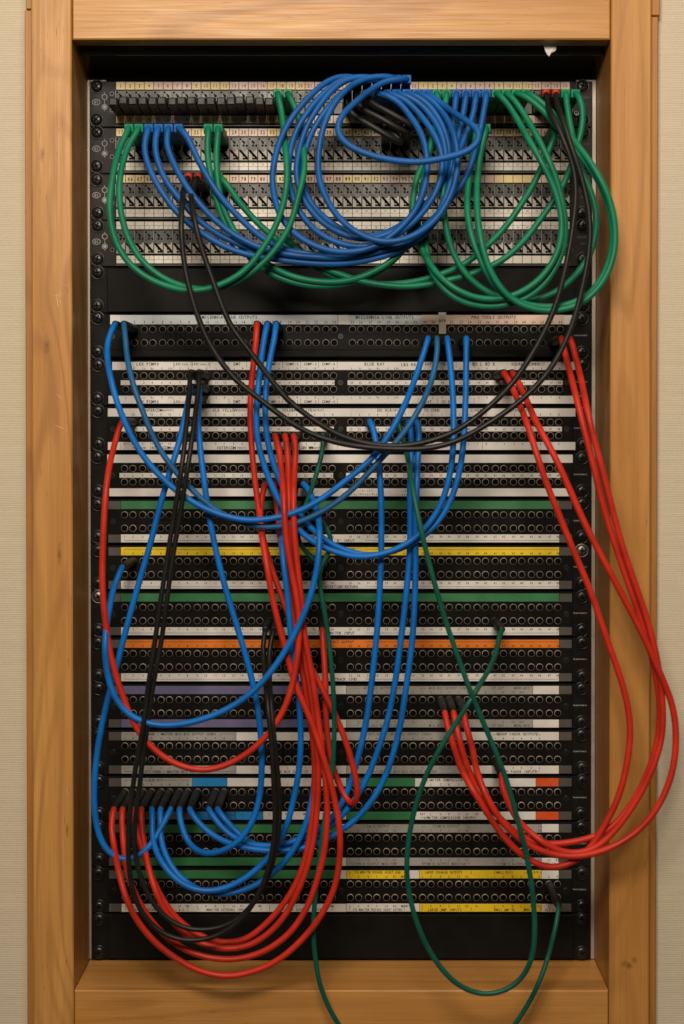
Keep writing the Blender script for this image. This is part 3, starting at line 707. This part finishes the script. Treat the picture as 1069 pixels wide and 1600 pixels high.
def cord(color, A, B, pts, dm, label, r=0.00238, group='patch cords', ringA=False, ringB=False, ramp=0.06):
    """A, B: (kind, px, py) ends; pts: photo positions, optionally with their own depth in mm"""
    rootp = None; path = []
    ends = []
    for e in (A, B):
        if e is None: ends.append(None); continue
        ends.append((e[0], snap(e[1:], e[0])))
    n = len(pts); pp = [P(q[0], q[1], 0.1) for q in pts]
    L = [0.0]
    for a, b_ in zip(pp, pp[1:]): L.append(L[-1] + (b_ - a).length)
    tot = L[-1]
    e0 = (PT if A and A[0] == 'T' else PD) + 0.011 if A else dm / 1000; e1 = (PT if B and B[0] == 'T' else PD) + 0.011 if B else dm / 1000
    known = [(0.0, e0)] ; mids = [(L[i] / tot, q[2] / 1000) for i, q in enumerate(pts) if len(q) > 2]
    if not mids:
        rl = min(0.22, ramp / tot)
        mids = [(rl, dm / 1000), (1 - rl, dm / 1000)]
    known += [m_ for m_ in mids if 0 < m_[0] < 1] + [(1.0, e1)]
    def depth(t):
        for (a, da), (b_, db) in zip(known, known[1:]):
            if t <= b_:
                f = (t - a) / max(1e-6, b_ - a); f = f * f * (3 - 2 * f); return da + (db - da) * f
        return known[-1][1]
    body = [P(q[0], q[1], depth(L[i] / tot)) for i, q in enumerate(pts)]
    def lead(e):
        kind, j = e; p = PT if kind == 'T' else PD
        return [j + Vector((0, -(p - 0.006), 0)), j + Vector((0, -(p + 0.004), -0.0002))]
    path = list(body)
    if ends[0]: path = lead(ends[0]) + path
    if ends[1]: path = path + lead(ends[1])[::-1]
    # drop points that crowd the plug end
    sm = relax(resample(catmull(path), 0.003), 10, 3)
    sm = resample(sm, 0.004)
    # the faintest waviness of a used cable
    ph = random.uniform(0, 6.28)
    for i in range(6, len(sm) - 6):
        a = i * 0.004
        sm[i] = sm[i] + Vector((math.sin(a * 55 + ph), math.sin(a * 47 + 2 * ph), math.cos(a * 61 + ph))) * 0.00022
    lo = min(sm, key=lambda q: q.z)
    root = empty('patch_lead', tuple(lo), label, 'patch cord', group)
    v, f = tube(sm, r)
    link('cable', mesh('cable', v, f, [M['c_' + color]], None, True), root)
    for i, (e, rg) in enumerate(zip(ends, (ringA, ringB))):
        if not e: continue
        if e[0] == 'T': o = link('plug', ME_TT, root, e[1])
        else:
            key = 'royal' if color in ('royal', 'blue') else 'green' if color == 'green' else 'black'
            o = link('plug', ME_DIG[key], root, e[1])
        if rg:
            ro = link('marker_ring', ME_RING, None, None)
            ro.parent = o; ro['label'] = 'red marker ring'
    return root

u1, l1, u2, u3 = (0, 'u'), (0, 'l'), (1, 'u'), (2, 'u')
def Dg(x, y, row): return ('D', x, y, row)
# --- blue digital cords: four from the second panel, five coiled, one small front loop
Rr = 0.0029
TAIL = [(560, 406), (610, 398), (650, 380), (685, 348), (707, 310)]
cord('royal', Dg(237, 198, u2), Dg(709, 144, l1), [(232, 205), (225, 222), (227, 245), (236, 270), (253, 300), (280, 335), (320, 368), (370, 393), (430, 405), (480, 411), (530, 412), (580, 405), (630, 390), (668, 362), (692, 325), (703, 285), (706, 245), (708, 205), (711, 168)], 98, 'royal blue cord, leftmost of four leaving the second panel, sagging under the coil', Rr)
cord('royal', Dg(251, 198, u2), Dg(724, 144, l1), [(246, 206), (241, 222), (246, 250), (258, 280), (280, 310), (310, 344), (350, 371), (400, 390), (440, 400), (490, 405), (540, 406), (590, 399), (640, 382), (676, 352), (698, 312), (708, 270), (713, 230), (722, 190), (726, 165)], 94, 'royal blue cord, second of four leaving the second panel, sagging under the coil', Rr)
cord('royal', Dg(267, 198, u2), Dg(740, 144, l1), [(262, 206), (260, 224), (270, 252), (290, 290), (320, 328), (360, 363), (400, 385), (440, 396), (490, 401), (540, 402), (590, 394), (640, 376), (678, 345), (700, 300), (712, 255), (724, 220), (736, 190), (742, 165)], 102, 'royal blue cord, third of four leaving the second panel, sagging under the coil', Rr)
cord('royal', Dg(284, 198, u2), Dg(756, 144, l1), [(290, 208), (300, 230), (318, 265), (345, 308), (380, 346), (410, 372), (445, 390), (490, 398), (540, 399), (590, 390), (640, 372), (682, 338), (710, 303), (728, 278), (740, 245), (750, 207), (757, 172)], 97, 'royal blue cord, rightmost of four leaving the second panel, sagging under the coil', Rr)
cord('royal', Dg(556, 124, u1), Dg(586, 144, l1), [(543, 119), (522, 122), (500, 135), (475, 160), (455, 186), (440, 215), (430, 245), (425, 275), (428, 305), (437, 335), (455, 360), (480, 379), (510, 391), (545, 394), (585, 385), (620, 362), (648, 332), (662, 300), (668, 262), (666, 235), (657, 207), (640, 180), (620, 156)], 112, 'royal blue cord making the widest loop of the coil on its left', Rr)
cord('royal', Dg(570, 124, u1), Dg(602, 144, l1), [(553, 120), (530, 127), (505, 146), (480, 176), (463, 205), (454, 235), (450, 270), (455, 303), (470, 334), (490, 358), (520, 377), (560, 386), (600, 377), (640, 352), (672, 318), (688, 285), (692, 248), (686, 225), (672, 200), (650, 172), (632, 155)], 108, 'royal blue cord making the second widest loop of the coil', Rr)
cord('royal', Dg(584, 124, u1), Dg(618, 144, l1), [(566, 120), (543, 124), (518, 142), (495, 170), (478, 200), (468, 235), (463, 270), (470, 303), (487, 331), (510, 352), (540, 368), (575, 374), (612, 364), (650, 336), (680, 300), (695, 268), (697, 238), (690, 208), (675, 182), (652, 158)], 104, 'royal blue cord making the third loop of the coil, paired with a near twin', Rr)
cord('royal', Dg(598, 124, u1), Dg(633, 144, l1), [(578, 124), (556, 132), (530, 150), (505, 178), (486, 208), (476, 240), (471, 272), (477, 300), (492, 326), (515, 347), (543, 363), (575, 370), (615, 360), (655, 330), (685, 295), (699, 262), (702, 232), (694, 200), (680, 176), (662, 156)], 99, 'royal blue cord just inside the third loop of the coil', Rr)
cord('royal', Dg(610, 124, u1), Dg(648, 144, l1), [(590, 119), (565, 125), (541, 141), (520, 165), (507, 191), (500, 220), (497, 255), (500, 285), (512, 315), (530, 341), (560, 365), (600, 378), (640, 372), (680, 345), (705, 303), (715, 262), (714, 232), (706, 200), (690, 172), (672, 154)], 118, 'royal blue cord making the frontmost big loop of the coil', Rr)
cord('royal', Dg(620, 127, u1), Dg(664, 144, l1), [(600, 128), (580, 140), (555, 160), (536, 180), (526, 197), (530, 215), (546, 229), (580, 243), (620, 251), (660, 253), (700, 246), (733, 236), (749, 221), (750, 206), (736, 194), (703, 172), (678, 153)], 138, 'royal blue cord making the small flat loop across the middle of the coil', Rr)
# --- green digital cords
cord('green', Dg(206, 198, u2), Dg(436, 144, l1), [(201, 205), (193, 217), (186, 237), (178, 267), (171, 312), (173, 347), (183, 382), (202, 412), (231, 435), (270, 450), (300, 454), (335, 449), (380, 426), (406, 395), (425, 364), (437, 337), (445, 310), (449, 282), (448, 250), (444, 210), (439, 170)], 124, 'green cord making the outer of two loops at the upper left of the rack', Rr)
cord('green', Dg(221, 198, u2), Dg(453, 144, l1), [(214, 207), (204, 222), (193, 250), (186, 290), (188, 325), (196, 360), (213, 396), (240, 425), (275, 444), (312, 452), (350, 449), (390, 428), (420, 402), (442, 372), (456, 345), (466, 308), (475, 275), (476, 245), (471, 215), (466, 180)], 117, 'green cord making the inner of two loops at the upper left of the rack', Rr)
cord('green', Dg(328, 198, u2), Dg(696, 144, l1), [(326, 208), (323, 228), (326, 255), (331, 283), (340, 318), (352, 350), (372, 378), (395, 408), (420, 426), (450, 439), (490, 447), (530, 445), (570, 434), (605, 415), (632, 390), (643, 355), (645, 315), (650, 280), (664, 250), (680, 215), (694, 175)], 88, 'green cord dropping left of its twin from the second panel, lowest under the coil', Rr)
cord('green', Dg(344, 198, u2), Dg(680, 144, l1), [(341, 208), (338, 232), (339, 262), (343, 300), (354, 338), (370, 368), (395, 397), (422, 415), (455, 432), (495, 440), (540, 439), (585, 424), (622, 400), (645, 370), (655, 330), (660, 290), (668, 250), (678, 205), (686, 168)], 92, 'green cord dropping right of its twin from the second panel to sag under the coil', Rr)
cord('green', Dg(345, 274, u3), Dg(873, 198, u2), [(352, 283), (364, 303), (386, 330), (410, 355), (428, 371), (446, 386), (466, 401), (492, 417), (522, 431), (555, 440), (600, 445), (645, 441), (690, 428), (728, 411), (760, 386), (790, 355), (815, 318), (836, 283), (852, 248), (866, 218)], 84, 'green cord from the third panel slanting behind the coil to the upper right', Rr)
cord('green', Dg(775, 144, l1), Dg(650, 352, (3, 'u')), [(790, 158), (806, 183), (824, 215), (842, 245), (858, 275), (872, 310), (878, 345), (874, 385), (857, 420), (830, 448), (795, 465), (752, 467), (712, 452), (686, 431), (667, 405), (657, 382), (651, 364)], 120, 'green cord of the thick right pair, the upper one along the bottom', Rr)
cord('green', Dg(790, 144, l1), Dg(667, 352, (3, 'u')), [(803, 155), (820, 180), (838, 212), (855, 245), (868, 275), (879, 315), (884, 350), (879, 392), (862, 428), (835, 458), (800, 475), (755, 479), (715, 468), (688, 446), (672, 418), (666, 390), (666, 366)], 114, 'green cord of the thick right pair, the lower one along the bottom', Rr)
cord('green', Dg(897, 144, l1), Dg(452, 373, (3, 'l')), [(907, 153), (911, 177), (909, 203), (902, 230), (892, 262), (880, 290), (864, 315), (845, 341), (820, 375), (790, 404), (755, 422), (715, 434), (675, 443), (640, 448), (600, 446), (560, 438), (520, 424), (490, 408), (465, 390)], 90, 'green cord from the end of the top row slanting down left behind the others', Rr)
cord('green', Dg(882, 144, l1), Dg(706, 200, u2), [(885, 158), (889, 185), (896, 220), (906, 258), (922, 295), (932, 333), (931, 360), (923, 395), (906, 422), (880, 450), (850, 465), (815, 471), (778, 464), (745, 445), (720, 418), (703, 380), (695, 340), (692, 300), (698, 250), (704, 218)], 100, 'green cord making the inner narrow loop beside the right screws', Rr)
cord('green', Dg(806, 144, l1), Dg(745, 198, u2), [(824, 152), (846, 170), (868, 195), (888, 220), (910, 246), (934, 281), (950, 317), (957, 352), (957, 390), (943, 430), (916, 463), (880, 478), (845, 480), (812, 473), (785, 458), (765, 434), (750, 405), (737, 370), (731, 335), (731, 300), (735, 262), (741, 228)], 122, 'green cord making the outermost loop on the upper right, inner strand', Rr, ramp=0.13)
cord('green', Dg(821, 146, l1), Dg(759, 200, u2), [(838, 153), (860, 172), (880, 198), (898, 222), (920, 250), (942, 286), (956, 322), (962, 362), (958, 403), (940, 443), (910, 473), (872, 486), (830, 482), (798, 466), (775, 440), (760, 408), (751, 370), (746, 330), (745, 295), (748, 258), (754, 225)], 130, 'green cord making the outermost loop on the upper right, outer strand', Rr, ramp=0.13)
# --- black cords tucked inside the coil
for (x0, y0, m_, lab) in ((571, 150, (606, 174), 'upper'), (556, 158, (592, 183), 'middle'), (541, 166, (581, 197), 'lower')):
    cord('black', Dg(x0, 146, l1), Dg(x0 + 72, 214, u2), [(x0 + 1, y0 + 6), m_, (m_[0] + 32, m_[1] + 19), (m_[0] + 52, m_[1] + 30)], 94, 'short black cord tucked inside the blue coil, %s of three' % lab, Rr, 'black cords inside the coil')
# --- long black pair
cord('black', Dg(292, 274, u3), Dg(867, 146, l1), [(289, 290), (285, 318), (283, 348), (284, 378), (289, 418), (298, 457), (315, 510), (332, 545), (365, 590), (400, 619), (440, 650), (480, 675), (530, 692), (580, 700), (630, 702), (670, 700), (710, 690), (750, 670), (795, 641), (830, 611), (860, 576), (880, 541), (895, 506), (906, 468), (917, 415), (922, 370), (920, 330), (914, 297), (905, 262), (893, 228), (880, 190), (870, 160)], 142, 'long black cord with red ring sagging lowest across the middle of the rack', 0.0026, ringA=True, ringB=True, ramp=0.025)
cord('black', Dg(306, 279, u3), Dg(850, 144, l1), [(301, 292), (300, 318), (305, 347), (312, 378), (323, 412), (335, 445), (348, 480), (363, 513), (381, 537), (400, 562), (422, 591), (450, 625), (490, 656), (530, 680), (580, 694), (640, 696), (700, 680), (740, 655), (770, 630), (800, 600), (826, 563), (850, 520), (868, 476), (881, 430), (892, 378), (899, 325), (900, 290), (895, 258), (883, 225), (868, 190), (855, 160)], 137, 'long black cord with red ring sagging just above its twin across the middle', 0.0026, ringA=True, ringB=True, ramp=0.025)
# --- blue cords of the middle
Bt = lambda x, y: ('T', x, y)
cord('blue', Bt(180, 506), Bt(667, 528), [(176, 512), (169, 532), (168, 560), (174, 597), (184, 632), (200, 670), (222, 710), (250, 744), (290, 777), (330, 799), (380, 813), (420, 811), (460, 801), (500, 781), (540, 752), (580, 718), (602, 688), (625, 648), (645, 603), (659, 562)], 126, 'bright blue cord from the far left of the first jack row sagging across', 0.0028)
cord('slate', Bt(195, 506), Bt(682, 528), [(195, 516), (198, 550), (207, 597), (222, 641), (243, 690), (270, 731), (310, 775), (350, 805), (390, 820), (430, 824), (470, 815), (510, 795), (550, 765), (590, 724), (630, 678), (655, 638), (674, 596), (683, 558)], 119, 'dull dark blue cord sagging just below the bright blue one across the middle', 0.0026)
cord('blue', Bt(418, 506), Bt(697, 528), [(416, 514), (410, 545), (404, 600), (401, 650), (403, 690), (415, 735), (432, 775), (455, 812), (482, 842), (520, 861), (560, 870), (600, 865), (640, 848), (670, 820), (690, 785), (703, 740), (709, 690), (708, 620), (703, 565)], 112, 'blue cord from top centre with the lowest sag, left one of its pair', 0.0028)
cord('blue', Bt(433, 506), Bt(727, 528), [(431, 516), (422, 560), (416, 610), (415, 660), (420, 700), (437, 750), (465, 800), (500, 838), (540, 860), (585, 868), (630, 856), (666, 835), (695, 800), (715, 750), (724, 700), (727, 640), (728, 575)], 107, 'blue cord from top centre with the lowest sag, right one of its pair', 0.0028)
cord('blue', Bt(195, 880), Bt(472, 750), [(190, 890), (179, 913), (171, 950), (165, 1000), (166, 1040), (175, 1080), (192, 1108), (216, 1125), (250, 1134), (290, 1131), (340, 1115), (390, 1085), (420, 1055), (446, 1018), (470, 970), (486, 928), (497, 880), (500, 840), (497, 805), (488, 778), (478, 757)], 138, 'blue cord looping from the yellow striped panel up to the centre', 0.0028)
cord('blue', Bt(298, 606), Bt(269, 1263), [(296, 618), (290, 645), (280, 692), (265, 741), (250, 790), (232, 860), (215, 920), (195, 990), (175, 1070), (160, 1130), (150, 1190), (147, 1240), (150, 1282), (161, 1320), (180, 1340), (200, 1344), (217, 1337), (236, 1320), (250, 1297), (262, 1275)], 104, 'blue cord running down the left edge and hooking under the black boots', 0.0028)
cord('blue', Bt(313, 606), Bt(283, 1263), [(312, 618), (309, 645), (311, 682), (318, 740), (326, 800), (335, 850), (350, 910), (368, 970), (388, 1040), (402, 1100), (408, 1150), (409, 1200), (405, 1248), (393, 1288), (370, 1318), (345, 1331), (320, 1334), (300, 1324), (286, 1300), (281, 1278)], 110, 'blue cord falling from the black plugs and curling under at lower left', 0.0028)
cord('blue', Bt(581, 660), Bt(328, 1263), [(582, 664), (588, 692), (593, 740), (596, 800), (596, 870), (592, 940), (588, 1000), (582, 1060), (575, 1110), (565, 1160), (555, 1200), (543, 1238), (527, 1268), (505, 1293), (475, 1308), (440, 1320), (405, 1322), (372, 1312), (350, 1296), (335, 1278)], 98, 'blue cord hanging straight down the centre, left of three', 0.0028)
cord('blue', Bt(641, 659), Bt(343, 1263), [(641, 664), (643, 700), (641, 760), (641, 820), (639, 880), (634, 940), (625, 1010), (615, 1080), (605, 1130), (588, 1180), (567, 1228), (542, 1266), (512, 1296), (475, 1317), (440, 1326), (408, 1324), (383, 1311), (364, 1295), (350, 1278)], 94, 'blue cord hanging straight down the centre, middle of three', 0.0028)
cord('blue', Bt(655, 659), Bt(298, 1263), [(655, 664), (654, 700), (651, 760), (649, 820), (650, 880), (648, 940), (643, 1010), (637, 1060), (628, 1120), (615, 1175), (592, 1235), (562, 1275), (530, 1300), (500, 1316), (465, 1327), (425, 1330), (385, 1325), (350, 1314), (325, 1300), (308, 1283)], 101, 'blue cord hanging straight down the centre, right of three', 0.0028)
cord('blue', Bt(438, 755), Bt(240, 1263), [(439, 775), (440, 820), (443, 880), (449, 930), (454, 985), (460, 1035), (466, 1085), (470, 1150), (468, 1200), (459, 1250), (443, 1302), (418, 1342), (382, 1374), (345, 1390), (310, 1391), (280, 1378), (257, 1355), (243, 1328), (238, 1300), (239, 1278)], 116, 'blue cord behind the red bundle with the upper sag at bottom left', 0.0028)
cord('blue', Bt(450, 757), Bt(253, 1263), [(448, 780), (446, 830), (449, 880), (457, 940), (466, 1000), (474, 1045), (481, 1090), (490, 1150), (493, 1200), (488, 1250), (477, 1290), (462, 1322), (446, 1345), (422, 1369), (390, 1388), (350, 1397), (312, 1391), (280, 1370), (260, 1340), (251, 1305), (251, 1280)], 108, 'blue cord behind the red bundle with the lower sag at bottom left', 0.0028)
# --- red cords
cord('red', Bt(402, 509), Bt(501, 984), [(401, 520), (397, 562), (392, 620), (391, 660), (395, 720), (404, 790), (413, 850), (430, 905), (455, 970), (476, 1022), (500, 1070), (526, 1122), (545, 1172), (556, 1215), (559, 1242, 112), (553, 1260, 106), (544, 1254, 100), (534, 1235, 97), (523, 1208, 96), (515, 1172, 94), (509, 1120, 92), (508, 1060, 90), (506, 1015, 88)], 138, 'red cord from the first jack row dropping to a tight U beside the green strip', 0.0028)
cord('red', Bt(412, 758), Bt(178, 1266), [(410, 772), (407, 800), (409, 835), (416, 880), (425, 930), (437, 980), (448, 1020), (458, 1060), (471, 1092), (488, 1132), (503, 1175), (515, 1215), (524, 1255), (531, 1300), (531, 1340), (524, 1385), (505, 1425), (470, 1470), (430, 1504), (390, 1520), (360, 1525), (325, 1521), (290, 1507), (250, 1480), (220, 1446), (200, 1410), (186, 1365), (178, 1320), (174, 1292)], 130, 'red cord with the lowest sag, crossing in front of the wooden ledge', 0.0028)
cord('red', Bt(462, 684), Bt(194, 1266), [(462, 692), (460, 730), (459, 780), (460, 830), (465, 890), (471, 940), (476, 990), (484, 1035), (491, 1080), (498, 1130), (505, 1180), (510, 1230), (511, 1280), (506, 1335), (494, 1382), (478, 1422), (450, 1460), (410, 1488), (370, 1499), (330, 1497), (290, 1484), (255, 1460), (226, 1425), (205, 1380), (194, 1330), (191, 1295)], 124, 'red cord, right one of three hanging side by side under XLR YELLOW', 0.0028)
cord('red', Bt(448, 684), Bt(224, 1266), [(448, 692), (450, 730), (452, 790), (453, 840), (457, 890), (463, 940), (471, 990), (479, 1040), (487, 1090), (494, 1150), (498, 1210), (495, 1265), (489, 1315), (478, 1362), (462, 1402), (438, 1440), (400, 1472), (365, 1483), (325, 1478), (290, 1460), (262, 1430), (243, 1393), (232, 1355), (225, 1315), (222, 1290)], 118, 'red cord, middle one of three hanging side by side under XLR YELLOW', 0.0028)
cord('red', Bt(433, 684), Bt(190, 660), [(434, 692), (439, 730), (444, 780), (447, 840), (455, 890), (463, 930), (468, 970), (467, 1010), (460, 1055), (447, 1100), (425, 1140), (395, 1172), (355, 1195), (320, 1203), (280, 1196), (245, 1175), (215, 1140), (191, 1085), (174, 1030), (165, 970), (160, 900), (162, 820), (168, 750), (178, 697), (185, 672)], 134, 'red cord looping wide to the left edge of the rack', 0.0028)
cord('red', Bt(428, 757), Bt(210, 1266), [(431, 775), (435, 810), (440, 850), (446, 890), (453, 930), (461, 985), (470, 1035), (479, 1085), (487, 1140), (492, 1200), (490, 1260), (484, 1310), (471, 1360), (451, 1402), (420, 1440), (382, 1468), (343, 1472), (305, 1458), (270, 1428), (246, 1390), (230, 1350), (217, 1312), (211, 1285)], 110, 'red cord hidden behind the other reds at bottom left', 0.0028)
cord('red', Bt(790, 583), Bt(694, 1116), [(795, 593), (806, 617), (822, 658), (838, 708), (853, 752), (872, 800), (893, 853), (925, 930), (942, 980), (962, 1037), (978, 1090), (985, 1140), (980, 1195), (965, 1248), (945, 1288), (920, 1328), (890, 1350), (860, 1356), (830, 1345), (800, 1322), (775, 1292), (755, 1260), (738, 1232), (722, 1203), (710, 1170), (700, 1138)], 150, 'red cord making the innermost loop over the right frame', 0.0029)
cord('red', Bt(804, 586), Bt(722, 1116), [(810, 597), (822, 624), (842, 667), (866, 712), (890, 765), (915, 820), (938, 865), (967, 920), (1000, 983), (1030, 1048), (1050, 1100), (1056, 1150), (1050, 1210), (1030, 1258), (1000, 1295), (960, 1322), (920, 1336), (880, 1338), (840, 1327), (808, 1308), (783, 1283), (763, 1250), (748, 1213), (737, 1165), (728, 1135)], 156, 'red cord making the widest loop, out over the fabric wall', 0.0029)
cord('red', Bt(878, 534), Bt(708, 1116), [(881, 545), (889, 575), (901, 622), (915, 680), (926, 722), (938, 772), (952, 822), (968, 872), (990, 935), (1008, 985), (1023, 1045), (1031, 1105), (1028, 1158), (1008, 1218), (980, 1265), (950, 1297), (918, 1311), (880, 1318), (845, 1318), (815, 1307), (790, 1288), (766, 1262), (745, 1228), (728, 1190), (715, 1145)], 146, 'red cord of the close right pair, its upper end nearer the jacks', 0.0029)
cord('red', Bt(893, 536), Bt(777, 1211), [(898, 552), (906, 585), (918, 640), (930, 692), (940, 730), (954, 785), (972, 850), (990, 905), (1010, 965), (1027, 1030), (1035, 1090), (1034, 1150), (1015, 1213), (988, 1262), (957, 1302), (928, 1326), (898, 1334), (868, 1328), (842, 1311), (817, 1290), (800, 1266), (789, 1242), (782, 1222)], 152, 'red cord of the close right pair, its upper end nearer the frame', 0.0029)
# --- lower black pair
cord('black', Bt(299, 580), Bt(410, 985), [(297, 592), (294, 640), (286, 712), (275, 790), (262, 870), (252, 930), (243, 1000), (232, 1070), (224, 1130), (215, 1185), (208, 1230), (202, 1285), (200, 1330), (203, 1370), (213, 1409), (233, 1440), (262, 1462), (300, 1470), (340, 1462), (375, 1439), (400, 1405), (417, 1365), (427, 1318), (430, 1270), (428, 1220), (424, 1160), (418, 1100), (414, 1050), (411, 1010)], 142, 'black cord running down the left, its bottom loop the lower one', 0.0023)
cord('black', Bt(313, 582), Bt(424, 985), [(311, 594), (306, 640), (297, 710), (285, 780), (272, 860), (262, 930), (252, 1000), (240, 1070), (231, 1130), (222, 1190), (217, 1240), (211, 1290), (211, 1330), (218, 1365), (232, 1400), (255, 1430), (285, 1449), (320, 1453), (360, 1443), (395, 1413), (420, 1368), (434, 1312), (437, 1260), (432, 1190), (425, 1110), (421, 1060), (421, 1015)], 136, 'black cord running down the left, its bottom loop the upper one', 0.0023)
# --- dark green cords
cord('pine', Bt(780, 988), Bt(628, 663), [(780, 994), (776, 1016), (765, 1045), (750, 1070), (735, 1095), (715, 1125), (690, 1165), (665, 1215), (648, 1265), (637, 1320), (636, 1370), (645, 1420), (663, 1470), (690, 1514), (720, 1542), (755, 1554), (790, 1548), (815, 1529), (830, 1500), (835, 1460), (833, 1400), (823, 1335), (806, 1272), (789, 1212), (769, 1160), (745, 1105), (730, 1068), (710, 1010), (690, 948), (670, 880), (657, 822), (645, 762), (636, 712), (630, 683)], 164, 'dark green cord crossing itself over the grey labels and looping onto the ledge', 0.0023)
cord('pine', Bt(506, 688), Bt(497, 872), [(505, 698), (497, 732), (486, 766), (475, 796), (467, 820), (465, 842), (471, 856), (484, 867)], 92, 'short dark green cord in the centre behind the blue sag', 0.0022)
cord('pine', Bt(492, 803), Bt(872, 1416), [(500, 808), (511, 824), (518, 842), (517, 860), (506, 876), (498, 895), (501, 925), (508, 962), (515, 1010), (520, 1060), (522, 1105), (522, 1150), (520, 1200), (513, 1250), (504, 1300), (498, 1350), (493, 1400), (490, 1450), (493, 1500), (500, 1540), (515, 1577), (537, 1612), (590, 1665), (660, 1690), (730, 1670), (780, 1632), (805, 1600), (826, 1568), (845, 1530), (858, 1490), (867, 1452), (872, 1430)], 120, 'dark green cord hanging below the picture, rising again at the lower right', 0.0022)

# ------------------------------------------------------------------ jumper plugs in the top panel
def jumper_mesh():
    b = MB(); w = 6.5 * RU
    b.box(-w, w, -0.044, 0.0, -6.2 * RU, 6.2 * RU, 0, 0.0006)
    b.box(-w * .86, w * .86, -0.0452, -0.044, -5.2 * RU, 5.2 * RU, 0, 0.0006)
    return b.mesh('jumper_plug', [M['jumper']])
ME_J = jumper_mesh()
for i in range(17):
    o = link('jumper_plug', ME_J, None, (CX[i] + random.uniform(-.0003, .0003), -0.005, zrel(0, 47.0) + random.uniform(-.0003, .0003)))
    o.rotation_euler = (random.uniform(-.010, .010), random.uniform(-.015, .015), random.uniform(-.008, .008))
    tag(o, 'black plastic jumper plug below red number %d in the top panel' % (i + 1), 'plug', 'jumper plugs of the top panel')

# ------------------------------------------------------------------ small things: torn paper under the lintel, tape tab
b = MB(); d = FD - 0.018
pts = [(849, 70), (869, 70), (869, 77), (866, 81), (861, 83), (858, 89), (855, 86), (852, 79)]
fr = [P(u_, v_, d) for u_, v_ in pts]; bk = [q + Vector((0, 0.0006, 0)) for q in fr]
b.poly([tuple(q + Vector((0, -0.002 * (i in (4, 5, 6)), 0))) for i, q in enumerate(fr)]); b.poly([tuple(q) for q in bk[::-1]])
for i in range(len(pts)):
    j = (i + 1) % len(pts); b.quad(tuple(fr[j]), tuple(fr[i]), tuple(bk[i]), tuple(bk[j]))
o = link('paper_scrap', b.mesh('paper_scrap', [M['paper']])); tag(o, 'torn white paper scrap stuck under the top rail', 'paper scrap')
b = MB(); x0, x1 = X(684.5), X(696.5); n = 6
za, zb_ = zrel(5, -1), zrel(5, 32)
for i in range(n):
    t0, t1 = i / n, (i + 1) / n
    f = lambda t: -0.0046 - 0.0004 * math.sin(t * 3.0)
    b.quad((x0 + .0006 * t1, f(t1), za + (zb_ - za) * t1), (x1 - .0002 * t1, f(t1), za + (zb_ - za) * t1), (x1 - .0002 * t0, f(t0), za + (zb_ - za) * t0), (x0 + .0006 * t0, f(t0), za + (zb_ - za) * t0))
    b.quad((x0 + .0006 * t0, f(t0) + .0002, za + (zb_ - za) * t0), (x1 - .0002 * t0, f(t0) + .0002, za + (zb_ - za) * t0), (x1 - .0002 * t1, f(t1) + .0002, za + (zb_ - za) * t1), (x0 + .0006 * t1, f(t1) + .0002, za + (zb_ - za) * t1))
tp = empty('tape_tab', (x0, -0.005, zb_), 'cloudy tape tab stuck over the pink label strip', 'tape')
link('tape', b.mesh('tape', [M['tape']], True), tp)
L = Letters(-0.0052); L.text('DSP', (x0 + x1) / 2, zrel(5, 12.0), 4.2 * RU); L.build(tp, M['ink'])
